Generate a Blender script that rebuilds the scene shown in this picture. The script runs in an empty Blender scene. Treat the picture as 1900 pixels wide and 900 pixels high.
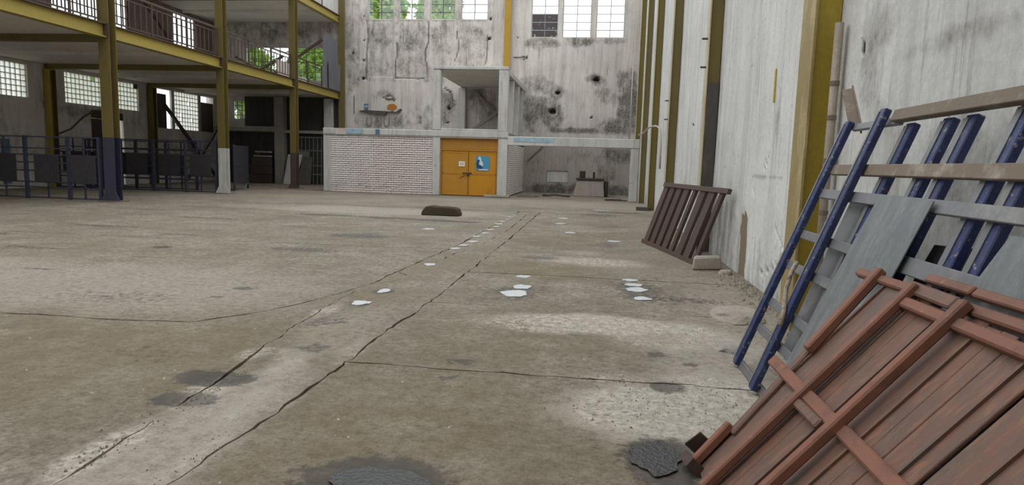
import bpy, bmesh, math, random
from mathutils import Vector, Matrix, noise
from mathutils.geometry import delaunay_2d_cdt

rnd = random.Random(7)
sc = bpy.context.scene
col = sc.collection

# ------------------------------------------------------------------ camera
F_PX = 1190.0
cam_d = bpy.data.cameras.new('camera')
cam_d.sensor_width = 36.0
cam_d.lens = 36.0 * F_PX / 1900.0
cam_d.clip_end = 500
cam = bpy.data.objects.new('camera', cam_d)
col.objects.link(cam)
_dy = Vector((155.0, 140.0, -F_PX)).normalized()
_hd = Vector((math.cos(.03), -math.sin(.03), 0))
_up = _hd.cross(_dy).normalized()
_dx = _dy.cross(_up)
cam.matrix_world = Matrix.Translation((0, 0, 1.5)) @ Matrix((_dx, _dy, _up)).to_4x4()
sc.camera = cam

# ------------------------------------------------------------------ sky and exposure
world = bpy.data.worlds.new('overcast_sky')
sc.world = world
world.use_nodes = True
wb = world.node_tree.nodes['Background']
wb.inputs['Color'].default_value = (0.93, 0.97, 1.0, 1)
wb.inputs['Strength'].default_value = 1.0
sc.view_settings.view_transform = 'Standard'
sc.view_settings.look = 'None'
sc.view_settings.gamma = 1.0
sc.view_settings.use_curve_mapping = False
sc.view_settings.exposure = 1.0

# ------------------------------------------------------------------ dimensions (metres)
XW, XCOL = 2.15, 1.90          # right wall, hall face of its columns
YW, YF = 36.0, 29.0            # back wall, front of the low block before it
XC, XL = -14.7, -22.4          # row of hall columns, left wall
ZM, ZU = 4.89, 9.08            # underside of mezzanine beam, of upper beam
ZTOP = 12.6

# ------------------------------------------------------------------ materials
def lin(c):
    return tuple(((v / 255.0) / 12.92 if v <= 10 else (((v / 255.0) + .055) / 1.055) ** 2.4) for v in c) + (1,)

class NT:
    def __init__(s, name):
        s.m = bpy.data.materials.new(name); s.m.use_nodes = True
        s.t = s.m.node_tree; s.n = s.t.nodes; s.l = s.t.links
        s.b = s.n['Principled BSDF']
        s.tc = s.n.new('ShaderNodeTexCoord').outputs['Object']
    def link(s, a, b): s.l.new(a, b)
    def map(s, scale, loc=(0, 0, 0), src=None):
        n = s.n.new('ShaderNodeMapping'); n.inputs['Scale'].default_value = scale; n.inputs['Location'].default_value = loc
        s.link(src or s.tc, n.inputs['Vector']); return n.outputs[0]
    def noise(s, scale, detail=6, rough=.6, vec=None, dist=0):
        n = s.n.new('ShaderNodeTexNoise'); n.inputs['Scale'].default_value = scale
        n.inputs['Detail'].default_value = detail; n.inputs['Roughness'].default_value = rough; n.inputs['Distortion'].default_value = dist
        s.link(vec or s.tc, n.inputs['Vector']); return n.outputs['Fac']
    def voro(s, scale, vec=None, feat='F1'):
        n = s.n.new('ShaderNodeTexVoronoi'); n.inputs['Scale'].default_value = scale; n.feature = feat
        s.link(vec or s.tc, n.inputs['Vector']); return n.outputs['Distance']
    def ramp(s, v, a, b, lo=0., hi=1.):
        n = s.n.new('ShaderNodeMapRange'); n.inputs[1].default_value = a; n.inputs[2].default_value = b
        n.inputs[3].default_value = lo; n.inputs[4].default_value = hi; n.clamp = True
        s.link(v, n.inputs[0]); return n.outputs[0]
    def math(s, op, a, b):
        n = s.n.new('ShaderNodeMath'); n.operation = op; n.use_clamp = False
        for i, v in enumerate((a, b)):
            if isinstance(v, (int, float)): n.inputs[i].default_value = v
            else: s.link(v, n.inputs[i])
        return n.outputs[0]
    def mix(s, fac, a, b, mode='MIX'):
        n = s.n.new('ShaderNodeMix'); n.data_type = 'RGBA'; n.blend_type = mode
        for sock, v in ((n.inputs[0], fac), (n.inputs[6], a), (n.inputs[7], b)):
            if isinstance(v, (int, float, tuple)): sock.default_value = v
            else: s.link(v, sock)
        return n.outputs[2]
    def attr(s, name):
        n = s.n.new('ShaderNodeAttribute'); n.attribute_name = name; return n.outputs['Fac']
    def bump(s, h, strength=.4, dist=.02):
        n = s.n.new('ShaderNodeBump'); n.inputs['Strength'].default_value = strength; n.inputs['Distance'].default_value = dist
        s.link(h, n.inputs['Height']); s.link(n.outputs[0], s.b.inputs['Normal'])
    def done(s, colr, rough=.8, metal=0., spec=.3):
        if isinstance(colr, tuple): s.b.inputs['Base Color'].default_value = colr
        else: s.link(colr, s.b.inputs['Base Color'])
        if isinstance(rough, (int, float)): s.b.inputs['Roughness'].default_value = rough
        else: s.link(rough, s.b.inputs['Roughness'])
        s.b.inputs['Metallic'].default_value = metal
        s.b.inputs['Specular IOR Level'].default_value = spec
        return s.m

def plaster(name, base, grey, dark, streak=.55, streak_thr=(.48, .75), attrs=True, bump=.35, blot=.5, seam=False):
    k = NT(name)
    st = k.noise(1.0, 8, .65, k.map((3.2, 3.2, .22)))
    st2 = k.noise(1.0, 6, .7, k.map((11, 11, .7)))
    bl = k.noise(.7, 8, .65)
    fine = k.noise(22, 6, .7)
    spots = k.ramp(k.noise(5.5, 4, .6), .67, .72)
    c = k.mix(k.math('MULTIPLY', k.ramp(bl, .4, .72), blot), lin(base), lin(grey))
    c = k.mix(k.math('MULTIPLY', k.ramp(st, *streak_thr), streak), c, lin(grey))
    c = k.mix(k.math('MULTIPLY', k.ramp(st2, .55, .72), streak * .9), c, lin(dark))
    c = k.mix(k.math('MULTIPLY', spots, .45), c, lin(dark))
    c = k.mix(k.ramp(fine, .3, .75, 0, .25), c, lin(dark), 'MULTIPLY')
    if attrs:
        d = k.attr('dirt')
        dn = k.math('SUBTRACT', k.noise(1.0, 10, .72, k.map((2.4, 2.4, 1.5))), .5)
        f = k.ramp(k.math('ADD', d, k.math('MULTIPLY', dn, 2.2)), .28, .9)
        f = k.math('MULTIPLY', f, k.ramp(d, 0, .15))
        f = k.math('MULTIPLY', f, k.ramp(k.noise(1.0, 6, .75, k.map((16, 16, 11))), .36, .6, .5, 1.))
        f = k.math('MULTIPLY', f, k.ramp(k.noise(1.0, 6, .7, k.map((9, 9, .5))), .3, .6, .75, 1.))
        c = k.mix(k.math('MULTIPLY', f, .95), c, lin(dark))
        w = k.attr('warm')
        c = k.mix(k.ramp(k.math('ADD', w, k.math('MULTIPLY', k.noise(7, 5, .6), .5)), .62, .9), c, lin((128, 112, 92)))
        cr = k.attr('crack')
        c = k.mix(k.ramp(cr, .3, .9), c, lin((28, 25, 22)))
    k.bump(k.math('ADD', k.noise(3, 8, .7), k.math('MULTIPLY', fine, .3)), bump, .02)
    return k.done(c, .9, 0, .15)

def painted(name, base, wear, rust, wear_thr=(.55, .62), rust_thr=(.62, .70), scale=3.0, stretch=(1, 1, .35), rough=.55, metal=0., bump=.25, grime=.35):
    k = NT(name)
    v = k.map(stretch)
    big = k.noise(scale * .5, 6, .6, v)
    a = k.noise(scale, 9, .68, v)
    b = k.noise(scale * 2.3, 9, .7, k.map(stretch, (3.1, 7.7, 1.3)))
    c = k.mix(k.ramp(big, .35, .7, 0, .5), lin(base), tuple(x * .72 for x in lin(base)[:3]) + (1,))
    c = k.mix(k.ramp(a, *wear_thr), c, lin(wear))
    c = k.mix(k.ramp(b, *rust_thr), c, lin(rust))
    c = k.mix(k.math('MULTIPLY', k.n.new('ShaderNodeObjectInfo').outputs['Random'], .28), c, (.10, .085, .075, 1))
    c = k.mix(k.ramp(k.noise(scale * 9, 5, .7), .35, .75, 0, grime), c, (.12, .10, .08, 1), 'MIX')
    k.bump(k.math('ADD', a, k.math('MULTIPLY', b, .5)), bump, .01)
    return k.done(c, rough, metal, .35)

M = {}
M['wall_right'] = plaster('weathered_whitewash', (222, 221, 218), (170, 168, 164), (104, 98, 91), .6, (.46, .72), blot=.45)
M['wall_back'] = plaster('grimy_whitewash', (218, 212, 204), (166, 157, 147), (54, 47, 41), .6, (.44, .70), blot=.5)
M['wall_left'] = plaster('dull_grey_plaster', (214, 210, 204), (168, 162, 155), (92, 86, 80), .5)
M['wall_upper'] = plaster('brown_stained_plaster', (142, 126, 117), (104, 90, 83), (54, 45, 40), .6)
M['frame_concrete'] = plaster('whitewashed_concrete', (206, 204, 200), (160, 156, 150), (92, 84, 76), .5, attrs=False)
M['raw_concrete'] = plaster('raw_concrete', (166, 161, 152), (128, 122, 114), (84, 78, 70), .4, attrs=False)
M['niche'] = plaster('niche_plaster', (172, 165, 155), (136, 129, 120), (64, 58, 52), .5)
M['soffit'] = plaster('soffit_concrete', (226, 221, 212), (196, 188, 178), (130, 120, 108), .3, attrs=False)
M['dark_wall'] = plaster('shade_dark_wall', (74, 72, 70), (50, 48, 47), (28, 26, 25), .5, attrs=False)  # near-black base colour carries the shade of the corner recess
M['brick'] = plaster('whitewashed_brick', (240, 233, 227), (216, 206, 198), (140, 124, 112), .4, attrs=False, bump=.6)
M['mortar'] = plaster('grey_mortar', (112, 102, 94), (88, 80, 72), (58, 50, 46), .4, attrs=False)
M['olive'] = painted('olive_yellow_paint', (112, 97, 30), (92, 78, 30), (80, 56, 34), (.56, .66), (.64, .74), 2.2)
M['yellow'] = painted('chrome_yellow_paint', (190, 164, 34), (168, 142, 44), (116, 78, 40), (.60, .68), (.66, .74), 2.5)
M['beam_yellow'] = painted('beam_yellow_paint', (172, 152, 62), (148, 128, 56), (104, 74, 44), (.58, .70), (.66, .74), 2.0, (1, .35, 1))
M['flange'] = painted('worn_cream_paint', (206, 196, 166), (176, 160, 104), (128, 98, 60), (.52, .66), (.66, .76), 2.2)
M['flange_olive'] = painted('worn_khaki_paint', (164, 144, 92), (196, 176, 128), (126, 98, 56), (.5, .66), (.66, .76), 3.0)
M['blue'] = painted('navy_blue_paint', (24, 48, 104), (54, 74, 112), (148, 144, 138), (.53, .66), (.585, .63), 9.0, (1, 1, 1), .5, grime=.4)
M['fence_blue'] = painted('dark_blue_paint', (26, 34, 66), (38, 46, 74), (52, 40, 40), (.56, .7), (.66, .74), 3.0)
M['sheet_blue'] = painted('blackened_blue_sheet', (24, 28, 42), (36, 38, 50), (48, 40, 38), (.56, .7), (.68, .76), 2.0)
M['grey_metal'] = painted('dusty_grey_steel', (128, 130, 134), (152, 150, 146), (122, 98, 78), (.52, .68), (.66, .76), 4.0, (1, 1, 1), .5, .25)
M['grey_sheet'] = painted('dull_zinc_sheet', (118, 125, 129), (144, 147, 147), (184, 185, 184), (.42, .66), (.63, .68), 3.0, (1.5, 4, .8), .5, .25, .3)
M['brown_steel'] = painted('mud_brown_steel', (124, 108, 92), (160, 150, 136), (92, 66, 46), (.52, .66), (.62, .72), 5.0, (1, 1, 1), .7)
M['rust'] = painted('red_oxide_steel', (122, 80, 65), (96, 76, 66), (150, 102, 72), (.42, .62), (.50, .70), 3.5, (1., 4., .7), .6, grime=.55)
M['rust_tube'] = painted('rusty_red_tube', (138, 90, 71), (112, 78, 64), (170, 124, 94), (.5, .62), (.60, .74), 5.0, (1, 1, 1), .7, grime=.2)
M['rust_dark'] = painted('dark_oxide_steel', (72, 50, 44), (58, 42, 38), (98, 68, 54), (.5, .66), (.64, .74), 3.0, (1, 1, .4), .7)
M['rail_brown'] = painted('rusty_brown_rail', (78, 55, 46), (64, 48, 42), (98, 66, 50), (.5, .66), (.62, .74), 5.0)
M['black_wrap'] = painted('charcoal_wrap', (70, 66, 64), (90, 84, 78), (54, 46, 42), (.5, .66), (.62, .74), 4.0, (1, 1, .3))
M['corrugated'] = painted('grey_corrugated_iron', (98, 100, 106), (120, 122, 126), (86, 74, 66), (.5, .7), (.66, .76), 1.5, (1, 1, .4), .5, .2)
M['door_yellow'] = painted('ochre_door_paint', (200, 138, 16), (182, 122, 20), (124, 78, 30), (.54, .7), (.68, .76), 1.6, (1, 1, .6), .55, grime=.2)
M['column_yellow'] = painted('amber_column_paint', (176, 138, 24), (150, 116, 28), (112, 78, 36), (.56, .7), (.66, .76), 2.0)
M['door_dark'] = painted('dark_door_steel', (52, 44, 42), (66, 56, 52), (80, 54, 44), (.5, .7), (.66, .76), 1.6)
M['board_dark'] = painted('dark_plywood_board', (66, 50, 48), (54, 42, 42), (84, 64, 56), (.5, .7), (.66, .76), 1.6)
M['stone'] = plaster('rubble_stone', (168, 160, 148), (134, 126, 116), (88, 80, 70), .3, attrs=False, bump=.8)
M['dark_stone'] = plaster('damp_dark_concrete', (78, 70, 58), (58, 52, 44), (34, 30, 26), .3, attrs=False, bump=.8)
M['white_pipe'] = painted('off_white_pipe', (206, 200, 188), (184, 176, 160), (140, 120, 96), scale=4.0)
M['bamboo'] = painted('weathered_conduit', (158, 146, 132), (178, 164, 148), (196, 160, 70), (.5, .64), (.62, .7), 4.0, (1, 1, .4))
M['rope'] = painted('frayed_rope', (168, 152, 136), (96, 82, 70), (196, 186, 170), scale=30.0, stretch=(1, 1, 1))

def simple(name, c, rough=.6, spec=.3, var=.25, scale=8):
    k = NT(name)
    return k.done(k.mix(k.ramp(k.noise(scale, 5), .35, .7, 0, var), lin(c), (.05, .045, .04, 1)), rough, 0, spec)
M['paper'] = simple('paper', (228, 224, 206), .8, .2, .08)
M['ink'] = simple('ink', (90, 92, 96), .8)
M['poster_blue'] = simple('poster_blue_print', (78, 150, 186), .5, .3, .25, 14)
M['poster_white'] = simple('poster_white_print', (206, 218, 224), .5, .3, .1)
M['poster_navy'] = simple('poster_navy_print', (38, 70, 116), .5, .3, .1)
M['mural_blue'] = simple('mural_blue', (96, 120, 150), .9, .1, .3, 10)
M['mural_orange'] = simple('mural_orange', (176, 118, 52), .9, .1, .3, 12)
M['mural_faint'] = simple('mural_faded_grey', (136, 130, 128), .9, .1, .2, 10)
M['mural_teal'] = simple('mural_pale_blue', (160, 186, 198), .9, .1, .35, 6)
M['mural_pink'] = simple('pale_pink_paint', (206, 190, 184), .9, .1, .2, 4)
M['leaf'] = None

def leafmat():
    k = NT('leaf_green')
    oi = k.n.new('ShaderNodeNewGeometry').outputs['Random Per Island']
    c = k.mix(oi, lin((120, 160, 70)), lin((196, 218, 120)))
    k.done(c, .6, 0, .3)
    tr = k.n.new('ShaderNodeBsdfTranslucent'); k.link(c, tr.inputs[0])
    mx = k.n.new('ShaderNodeMixShader'); mx.inputs[0].default_value = .55
    k.link(k.b.outputs[0], mx.inputs[1]); k.link(tr.outputs[0], mx.inputs[2])
    k.link(mx.outputs[0], k.n['Material Output'].inputs['Surface'])
    return k.m
M['leaf'] = leafmat()
M['bark'] = simple('bark', (96, 82, 66), .9)
M['ground'] = simple('outdoor_earth', (196, 192, 178), .95, .1, .3, .5)

def glassblock():
    k = NT('glass_block')
    oi = k.n.new('ShaderNodeObjectInfo').outputs['Random']
    c = k.mix(k.ramp(oi, .75, 1.0, 0, .6), lin((238, 240, 232)), lin((228, 222, 196)))
    c = k.mix(k.ramp(k.noise(9, 4), .5, .8, 0, .25), c, lin((214, 210, 186)))
    tr = k.n.new('ShaderNodeBsdfTranslucent'); k.link(c, tr.inputs[0])
    gl = k.n.new('ShaderNodeBsdfGlossy'); gl.inputs['Roughness'].default_value = .15
    tp = k.n.new('ShaderNodeBsdfTransparent'); k.link(c, tp.inputs[0])
    m0 = k.n.new('ShaderNodeMixShader'); m0.inputs[0].default_value = .2
    k.link(tr.outputs[0], m0.inputs[1]); k.link(tp.outputs[0], m0.inputs[2])
    m1 = k.n.new('ShaderNodeMixShader'); m1.inputs[0].default_value = .05
    k.link(m0.outputs[0], m1.inputs[1]); k.link(gl.outputs[0], m1.inputs[2])
    k.link(m1.outputs[0], k.n['Material Output'].inputs['Surface'])
    return k.m
M['glass_block'] = glassblock()
M['block_mortar'] = simple('pale_block_mortar', (176, 172, 160), .9, .1, .2)
def clear():
    k = NT('window_glass')
    tp = k.n.new('ShaderNodeBsdfTransparent'); tp.inputs[0].default_value = (.93, .96, .96, 1)
    gl = k.n.new('ShaderNodeBsdfGlossy'); gl.inputs['Roughness'].default_value = .05
    m1 = k.n.new('ShaderNodeMixShader'); m1.inputs[0].default_value = .07
    k.link(tp.outputs[0], m1.inputs[1]); k.link(gl.outputs[0], m1.inputs[2])
    k.link(m1.outputs[0], k.n['Material Output'].inputs['Surface'])
    return k.m
M['glass'] = clear()
def dirtyglass():
    k = NT('grimy_broken_glass')
    c = k.mix(k.ramp(k.noise(5, 6, .7), .58, .66), lin((62, 52, 52)), lin((190, 200, 206)))
    return k.done(c, .35, 0, .4)
M['dirty_glass'] = dirtyglass()

def floormat():
    k = NT('old_concrete_floor')
    n1 = k.noise(.55, 8, .62); n2 = k.noise(2.4, 9, .7); n3 = k.noise(13, 8, .72); n4 = k.noise(70, 5, .7)
    lines = k.noise(1.0, 6, .65, k.map((.8, 4.5, 1)))
    c = k.mix(k.ramp(n1, .36, .66), lin((172, 163, 149)), lin((138, 127, 110)))
    c = k.mix(k.ramp(n2, .42, .66, 0, .75), c, lin((120, 110, 94)))
    c = k.mix(k.ramp(k.noise(5.5, 9, .75, k.map((1, 1.6, 1), (4, 9, 0))), .5, .68, 0, .35), c, lin((172, 163, 150)))
    c = k.mix(k.ramp(k.noise(1., 8, .75, k.map((26, 34, 1))), .46, .66, 0, .6), c, lin((94, 86, 73)))
    c = k.mix(k.ramp(lines, .55, .72, 0, .35), c, lin((104, 96, 84)))
    c = k.mix(k.ramp(n3, .45, .66, 0, .75), c, lin((96, 87, 74)))
    c = k.mix(k.ramp(k.noise(31, 5, .75), .58, .70, 0, .6), c, lin((190, 182, 168)))
    c = k.mix(k.ramp(k.noise(19, 4, .8, k.map((1, 1.5, 1), (2, 5, 0))), .60, .70, 0, .7), c, lin((74, 66, 56)))
    br = k.attr('brown')
    c = k.mix(k.math('MULTIPLY', br, k.ramp(n2, .3, .6, .35, .9)), c, lin((122, 108, 84)))
    pa = k.attr('pale')
    pn = k.ramp(k.math('ADD', pa, k.math('MULTIPLY', k.math('SUBTRACT', n2, .5), 1.3)), .25, .8)
    c = k.mix(k.math('MULTIPLY', pn, k.ramp(n3, .35, .62, .8, .35)), c, lin((180, 173, 161)))
    ro = k.attr('rough')
    vr = k.ramp(k.voro(16), .02, .35)
    rn = k.ramp(k.math('ADD', ro, k.math('SUBTRACT', n2, .5)), .25, .7)
    c = k.mix(k.math('MULTIPLY', rn, k.ramp(n3, .42, .58, 0, .9)), c, lin((204, 197, 183)))
    c = k.mix(k.math('MULTIPLY', rn, k.ramp(k.noise(24, 6, .7), .55, .66, 0, .75)), c, lin((84, 76, 64)))
    sa = k.attr('stain')
    sn = k.ramp(k.math('ADD', sa, k.math('MULTIPLY', k.math('SUBTRACT', n3, .5), 1.5)), .36, .62)
    sn = k.math('MULTIPLY', sn, k.ramp(sa, .02, .3))
    c = k.mix(k.math('MULTIPLY', sn, k.ramp(n2, .3, .62, .55, .85)), c, lin((56, 50, 45)))
    c = k.mix(k.ramp(n4, .3, .75, 0, .4), c, lin((120, 110, 96)), 'MULTIPLY')
    rgh = k.math('SUBTRACT', .92, k.math('MULTIPLY', sn, .35))
    h = k.math('ADD', k.math('MULTIPLY', n3, .6), k.math('MULTIPLY', n4, .25))
    h = k.math('ADD', h, k.math('MULTIPLY', k.math('MULTIPLY', vr, rn), .8))
    h = k.math('ADD', h, n2)
    k.bump(h, .55, .018)
    return k.done(c, rgh, 0, .25)
M['floor'] = floormat()
M['floor_base'] = simple('dark_joint_dirt', (66, 60, 52), .95, .1)
M['milky'] = simple('milky_lime_water', (226, 230, 234), .12, .5, .12, 20)
def water():
    k = NT('dark_puddle_water')
    k.bump(k.noise(34, 4, .65), .6, .02)
    return k.done(lin((22, 22, 22)), .05, 0, .6)
M['water'] = water()
M['chip'] = simple('pale_paint_chip', (206, 200, 190), .9, .1, .2)
M['rubble'] = simple('dusty_rubble', (150, 140, 124), .95, .1, .4, 3)

# ------------------------------------------------------------------ builders
def tag(o, label=None, cat=None, group=None, kind=None):
    if label: o['label'] = label
    if cat: o['category'] = cat
    if group: o['group'] = group
    if kind: o['kind'] = kind
    return o

def empty(name, loc, label, cat, group=None, kind=None):
    o = bpy.data.objects.new(name, None); o.empty_display_size = .2
    o.location = loc; col.objects.link(o)
    return tag(o, label, cat, group, kind)

def wloc(o):
    v = Vector((0, 0, 0))
    while o: v += o.location; o = o.parent
    return v

class MB:
    """collects boxes, bars and tubes (world coordinates) into one mesh"""
    def __init__(s): s.v = []; s.f = []
    def add(s, vs, fs):
        b = len(s.v); s.v += [Vector(p) for p in vs]; s.f += [tuple(b + i for i in f) for f in fs]; return s
    def box(s, x0, x1, y0, y1, z0, z1):
        return s.add([(x0, y0, z0), (x1, y0, z0), (x1, y1, z0), (x0, y1, z0), (x0, y0, z1), (x1, y0, z1), (x1, y1, z1), (x0, y1, z1)],
                     [(0, 3, 2, 1), (4, 5, 6, 7), (0, 1, 5, 4), (1, 2, 6, 5), (2, 3, 7, 6), (3, 0, 4, 7)])
    def bar(s, p0, p1, w, h, up=(0, 0, 1)):
        """box beam from p0 to p1; w across, h along up"""
        p0 = Vector(p0); p1 = Vector(p1); d = (p1 - p0).normalized()
        a = d.cross(Vector(up))
        if a.length < 1e-4: a = d.cross(Vector((0, 1, 0)))
        a.normalize(); b = a.cross(d).normalized()
        vs = []
        for p in (p0, p1):
            for i, j in ((-1, -1), (1, -1), (1, 1), (-1, 1)): vs.append(p + a * (w / 2 * i) + b * (h / 2 * j))
        return s.add(vs, [(0, 1, 2, 3), (4, 7, 6, 5), (0, 4, 5, 1), (1, 5, 6, 2), (2, 6, 7, 3), (3, 7, 4, 0)])
    def tube(s, pts, r, n=8):
        pts = [Vector(p) for p in pts]; rings = []
        b0 = len(s.v)
        for i, p in enumerate(pts):
            d = (pts[min(i + 1, len(pts) - 1)] - pts[max(i - 1, 0)]).normalized()
            a = d.cross(Vector((0, 0, 1)))
            if a.length < 1e-3: a = d.cross(Vector((0, 1, 0)))
            a.normalize(); b = d.cross(a)
            for k in range(n):
                t = 2 * math.pi * k / n; s.v.append(p + a * (r * math.cos(t)) + b * (r * math.sin(t)))
        for i in range(len(pts) - 1):
            for k in range(n):
                q = b0 + i * n
                s.f.append((q + k, q + (k + 1) % n, q + n + (k + 1) % n, q + n + k))
        s.f.append(tuple(b0 + k for k in range(n))[::-1])
        s.f.append(tuple(b0 + (len(pts) - 1) * n + k for k in range(n)))
        return s
    def prism(s, poly, axis, a0, a1):
        """extrude 2d polygon; axis 'x' (y,z), 'y' (x,z), 'z' (x,y)"""
        def P(u, v, a): return {'x': (a, u, v), 'y': (u, a, v), 'z': (u, v, a)}[axis]
        n = len(poly)
        vs = [P(u, v, a0) for u, v in poly] + [P(u, v, a1) for u, v in poly]
        return s.add(vs, [tuple(range(n))[::-1], tuple(range(n, 2 * n))] + [(i, (i + 1) % n, n + (i + 1) % n, n + i) for i in range(n)])
    def build(s, name, mat, parent=None, bevel=0., loc=None, smooth=False):
        off = wloc(parent) if parent else Vector(loc or (0, 0, 0))
        me = bpy.data.meshes.new(name)
        me.from_pydata([tuple(p - off) for p in s.v], [], s.f)
        bm = bmesh.new(); bm.from_mesh(me)
        bmesh.ops.recalc_face_normals(bm, faces=bm.faces)
        if bevel > 0:
            bmesh.ops.bevel(bm, geom=[e for e in bm.edges if len(e.link_faces) == 2 and e.calc_face_angle(0) > .6], offset=bevel, segments=1, affect='EDGES', clamp_overlap=True)
        bm.to_mesh(me); bm.free()
        if smooth:
            for p in me.polygons: p.use_smooth = True
        me.materials.append(M[mat] if isinstance(mat, str) else mat)
        o = bpy.data.objects.new(name, me); col.objects.link(o)
        if parent: o.parent = parent
        else: o.location = off
        return o

def inst(name, me, loc, parent, rot=None, scale=None):
    o = bpy.data.objects.new(name, me); col.objects.link(o)
    o.parent = parent; o.location = Vector(loc) - wloc(parent)
    if rot: o.rotation_euler = rot
    if scale: o.scale = scale
    return o

def copy_tree(o, parent=None):
    c = o.copy(); col.objects.link(c); c.parent = parent
    for ch in list(o.children): copy_tree(ch, c)
    return c

def fb(x, y, z=0, s=1., oct=5):
    return noise.fractal(Vector((x * s, y * s, z * s)), 1.0, 2.0, oct)

def sstep(a, b, x):
    t = max(0., min(1., (x - a) / (b - a))); return t * t * (3 - 2 * t)

def seg_dist(px, py, pts):
    best = 1e9
    for (ax, ay), (bx, by) in zip(pts, pts[1:]):
        dx, dy = bx - ax, by - ay; L = dx * dx + dy * dy or 1e-9
        t = max(0, min(1, ((px - ax) * dx + (py - ay) * dy) / L))
        best = min(best, math.hypot(px - ax - t * dx, py - ay - t * dy))
    return best

def axis_vals(lo, hi, breaks, step):
    """sorted grid values containing all breaks; step may be a function of position"""
    bs = sorted(set([lo, hi] + [b for b in breaks if lo < b < hi])); out = []
    for a, b in zip(bs, bs[1:]):
        st = step((a + b) / 2) if callable(step) else step
        n = max(1, int(round((b - a) / st))); out += [a + (b - a) * i / n for i in range(n)]
    return out + [hi]

def grid_wall(name, us, vs, to3d, holes, fn, mat, label, thick, cat='wall'):
    """wall surface as a fine grid with real openings; fn(u,v) -> (disp, dirt, warm, crack)"""
    idx = {}; V = []; A = ([], [], []); Fc = []
    def vid(i, j):
        if (i, j) not in idx:
            d, dirt, warm, crack = fn(us[i], vs[j]); idx[(i, j)] = len(V)
            V.append(to3d(us[i], vs[j], d)); A[0].append(dirt); A[1].append(warm); A[2].append(crack)
        return idx[(i, j)]
    for i in range(len(us) - 1):
        for j in range(len(vs) - 1):
            cu, cv = (us[i] + us[i + 1]) / 2, (vs[j] + vs[j + 1]) / 2
            if any(a < cu < b and c < cv < d for a, b, c, d in holes): continue
            Fc.append((vid(i, j), vid(i + 1, j), vid(i + 1, j + 1), vid(i, j + 1)))
    me = bpy.data.meshes.new(name); me.from_pydata(V, [], Fc)
    for nm, a in zip(('dirt', 'warm', 'crack'), A):
        at = me.attributes.new(nm, 'FLOAT', 'POINT'); at.data.foreach_set('value', a)
    me.materials.append(M[mat])
    o = bpy.data.objects.new(name, me); col.objects.link(o)
    md = o.modifiers.new('thickness', 'SOLIDIFY'); md.thickness = abs(thick); md.offset = -1 if thick > 0 else 1
    return tag(o, label, cat, kind='structure')

# ================================================================== FLOOR
floor_base = MB().box(-23.5, 3.2, -3.2, 37.2, -.4, -.03).build('floor', 'floor_base')
tag(floor_base, 'worn grey concrete floor of the hall with cracked slabs', 'floor', kind='structure')

SL = [(-2.36, -3), (-2.36, 2.4), (-2.41, 3.13), (-2.45, 3.74), (-2.55, 4.6), (-2.64, 5.6), (-2.68, 6.4), (-2.67, 7.4)]
SL2 = [(-2.67, 7.4), (-2.62, 8.6), (-2.57, 9.7), (-2.43, 11.9), (-2.41, 17.8), (-2.38, 20.5)]
SR = [(-1.88, -3), (-1.88, 2.5), (-1.86, 3.0), (-1.81, 3.5), (-1.80, 4.47)]
SRs = [SR, [(-1.80, 4.47), (-1.79, 5.45), (-1.70, 6.65)], [(-1.70, 6.65), (-1.70, 8.7)], [(-1.70, 8.7), (-1.69, 11.0), (-1.68, 12.7)], [(-1.68, 12.7), (-1.68, 14.8)], [(-1.68, 14.8), (-1.70, 20.5)]]
CR = [(-9.5, 5.05), (-7.2, 5.25), (-5.4, 5.16), (-4.87, 5.19), (-4.32, 5.18), (-3.59, 5.26), (-3.14, 5.87), (-2.87, 6.53), (-2.67, 7.4)]
CRs = [(-2.67, 7.4), (-2.48, 7.57), (-2.43, 8.19), (-2.59, 8.36), (-2.35, 9.18), (-2.24, 10.56), (-2.04, 12.06), (-1.95, 14.6), (-2.0, 20.5)]
JY = [4.5, 6.7, 8.7, 12.7, 14.8, 20.5]
XR = 3.0
def jag(pts, amp=.034, step=.07, seed=0.):
    out = []
    for (ax, ay), (bx, by) in zip(pts, pts[1:]):
        L = math.hypot(bx - ax, by - ay); n = max(1, int(L / step))
        for i in range(n):
            t = i / n; x, y = ax + (bx - ax) * t, ay + (by - ay) * t
            e = 0 if (i == 0) else 1
            out.append((x + e * amp * (fb(x, y, 3.1 + seed, 1.9) + .5 * fb(x, y, 6.1 + seed, 7, 3)), y + e * amp * (fb(x, y, 9.7 + seed, 1.9) + .5 * fb(x, y, 4.4 + seed, 7, 3))))
    return out + [pts[-1]]
jSL, jSL2, jCR, jCRs = jag(SL), jag(SL2), jag(CR, .03), jag(CRs, .03)
jSR = [jag(p) for p in SRs]
jJ = [jag([(SRs[k][-1]), (XR, y + .05 * math.sin(k * 3.))], .03) for k, y in enumerate(JY)]
slabs = []
# near left slab
slabs.append(jSL + jCR[::-1] + jag([(-9.5, 5.05), (-9.5, -3)]) + jag([(-9.5, -3), (-2.36, -3)]))
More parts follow.
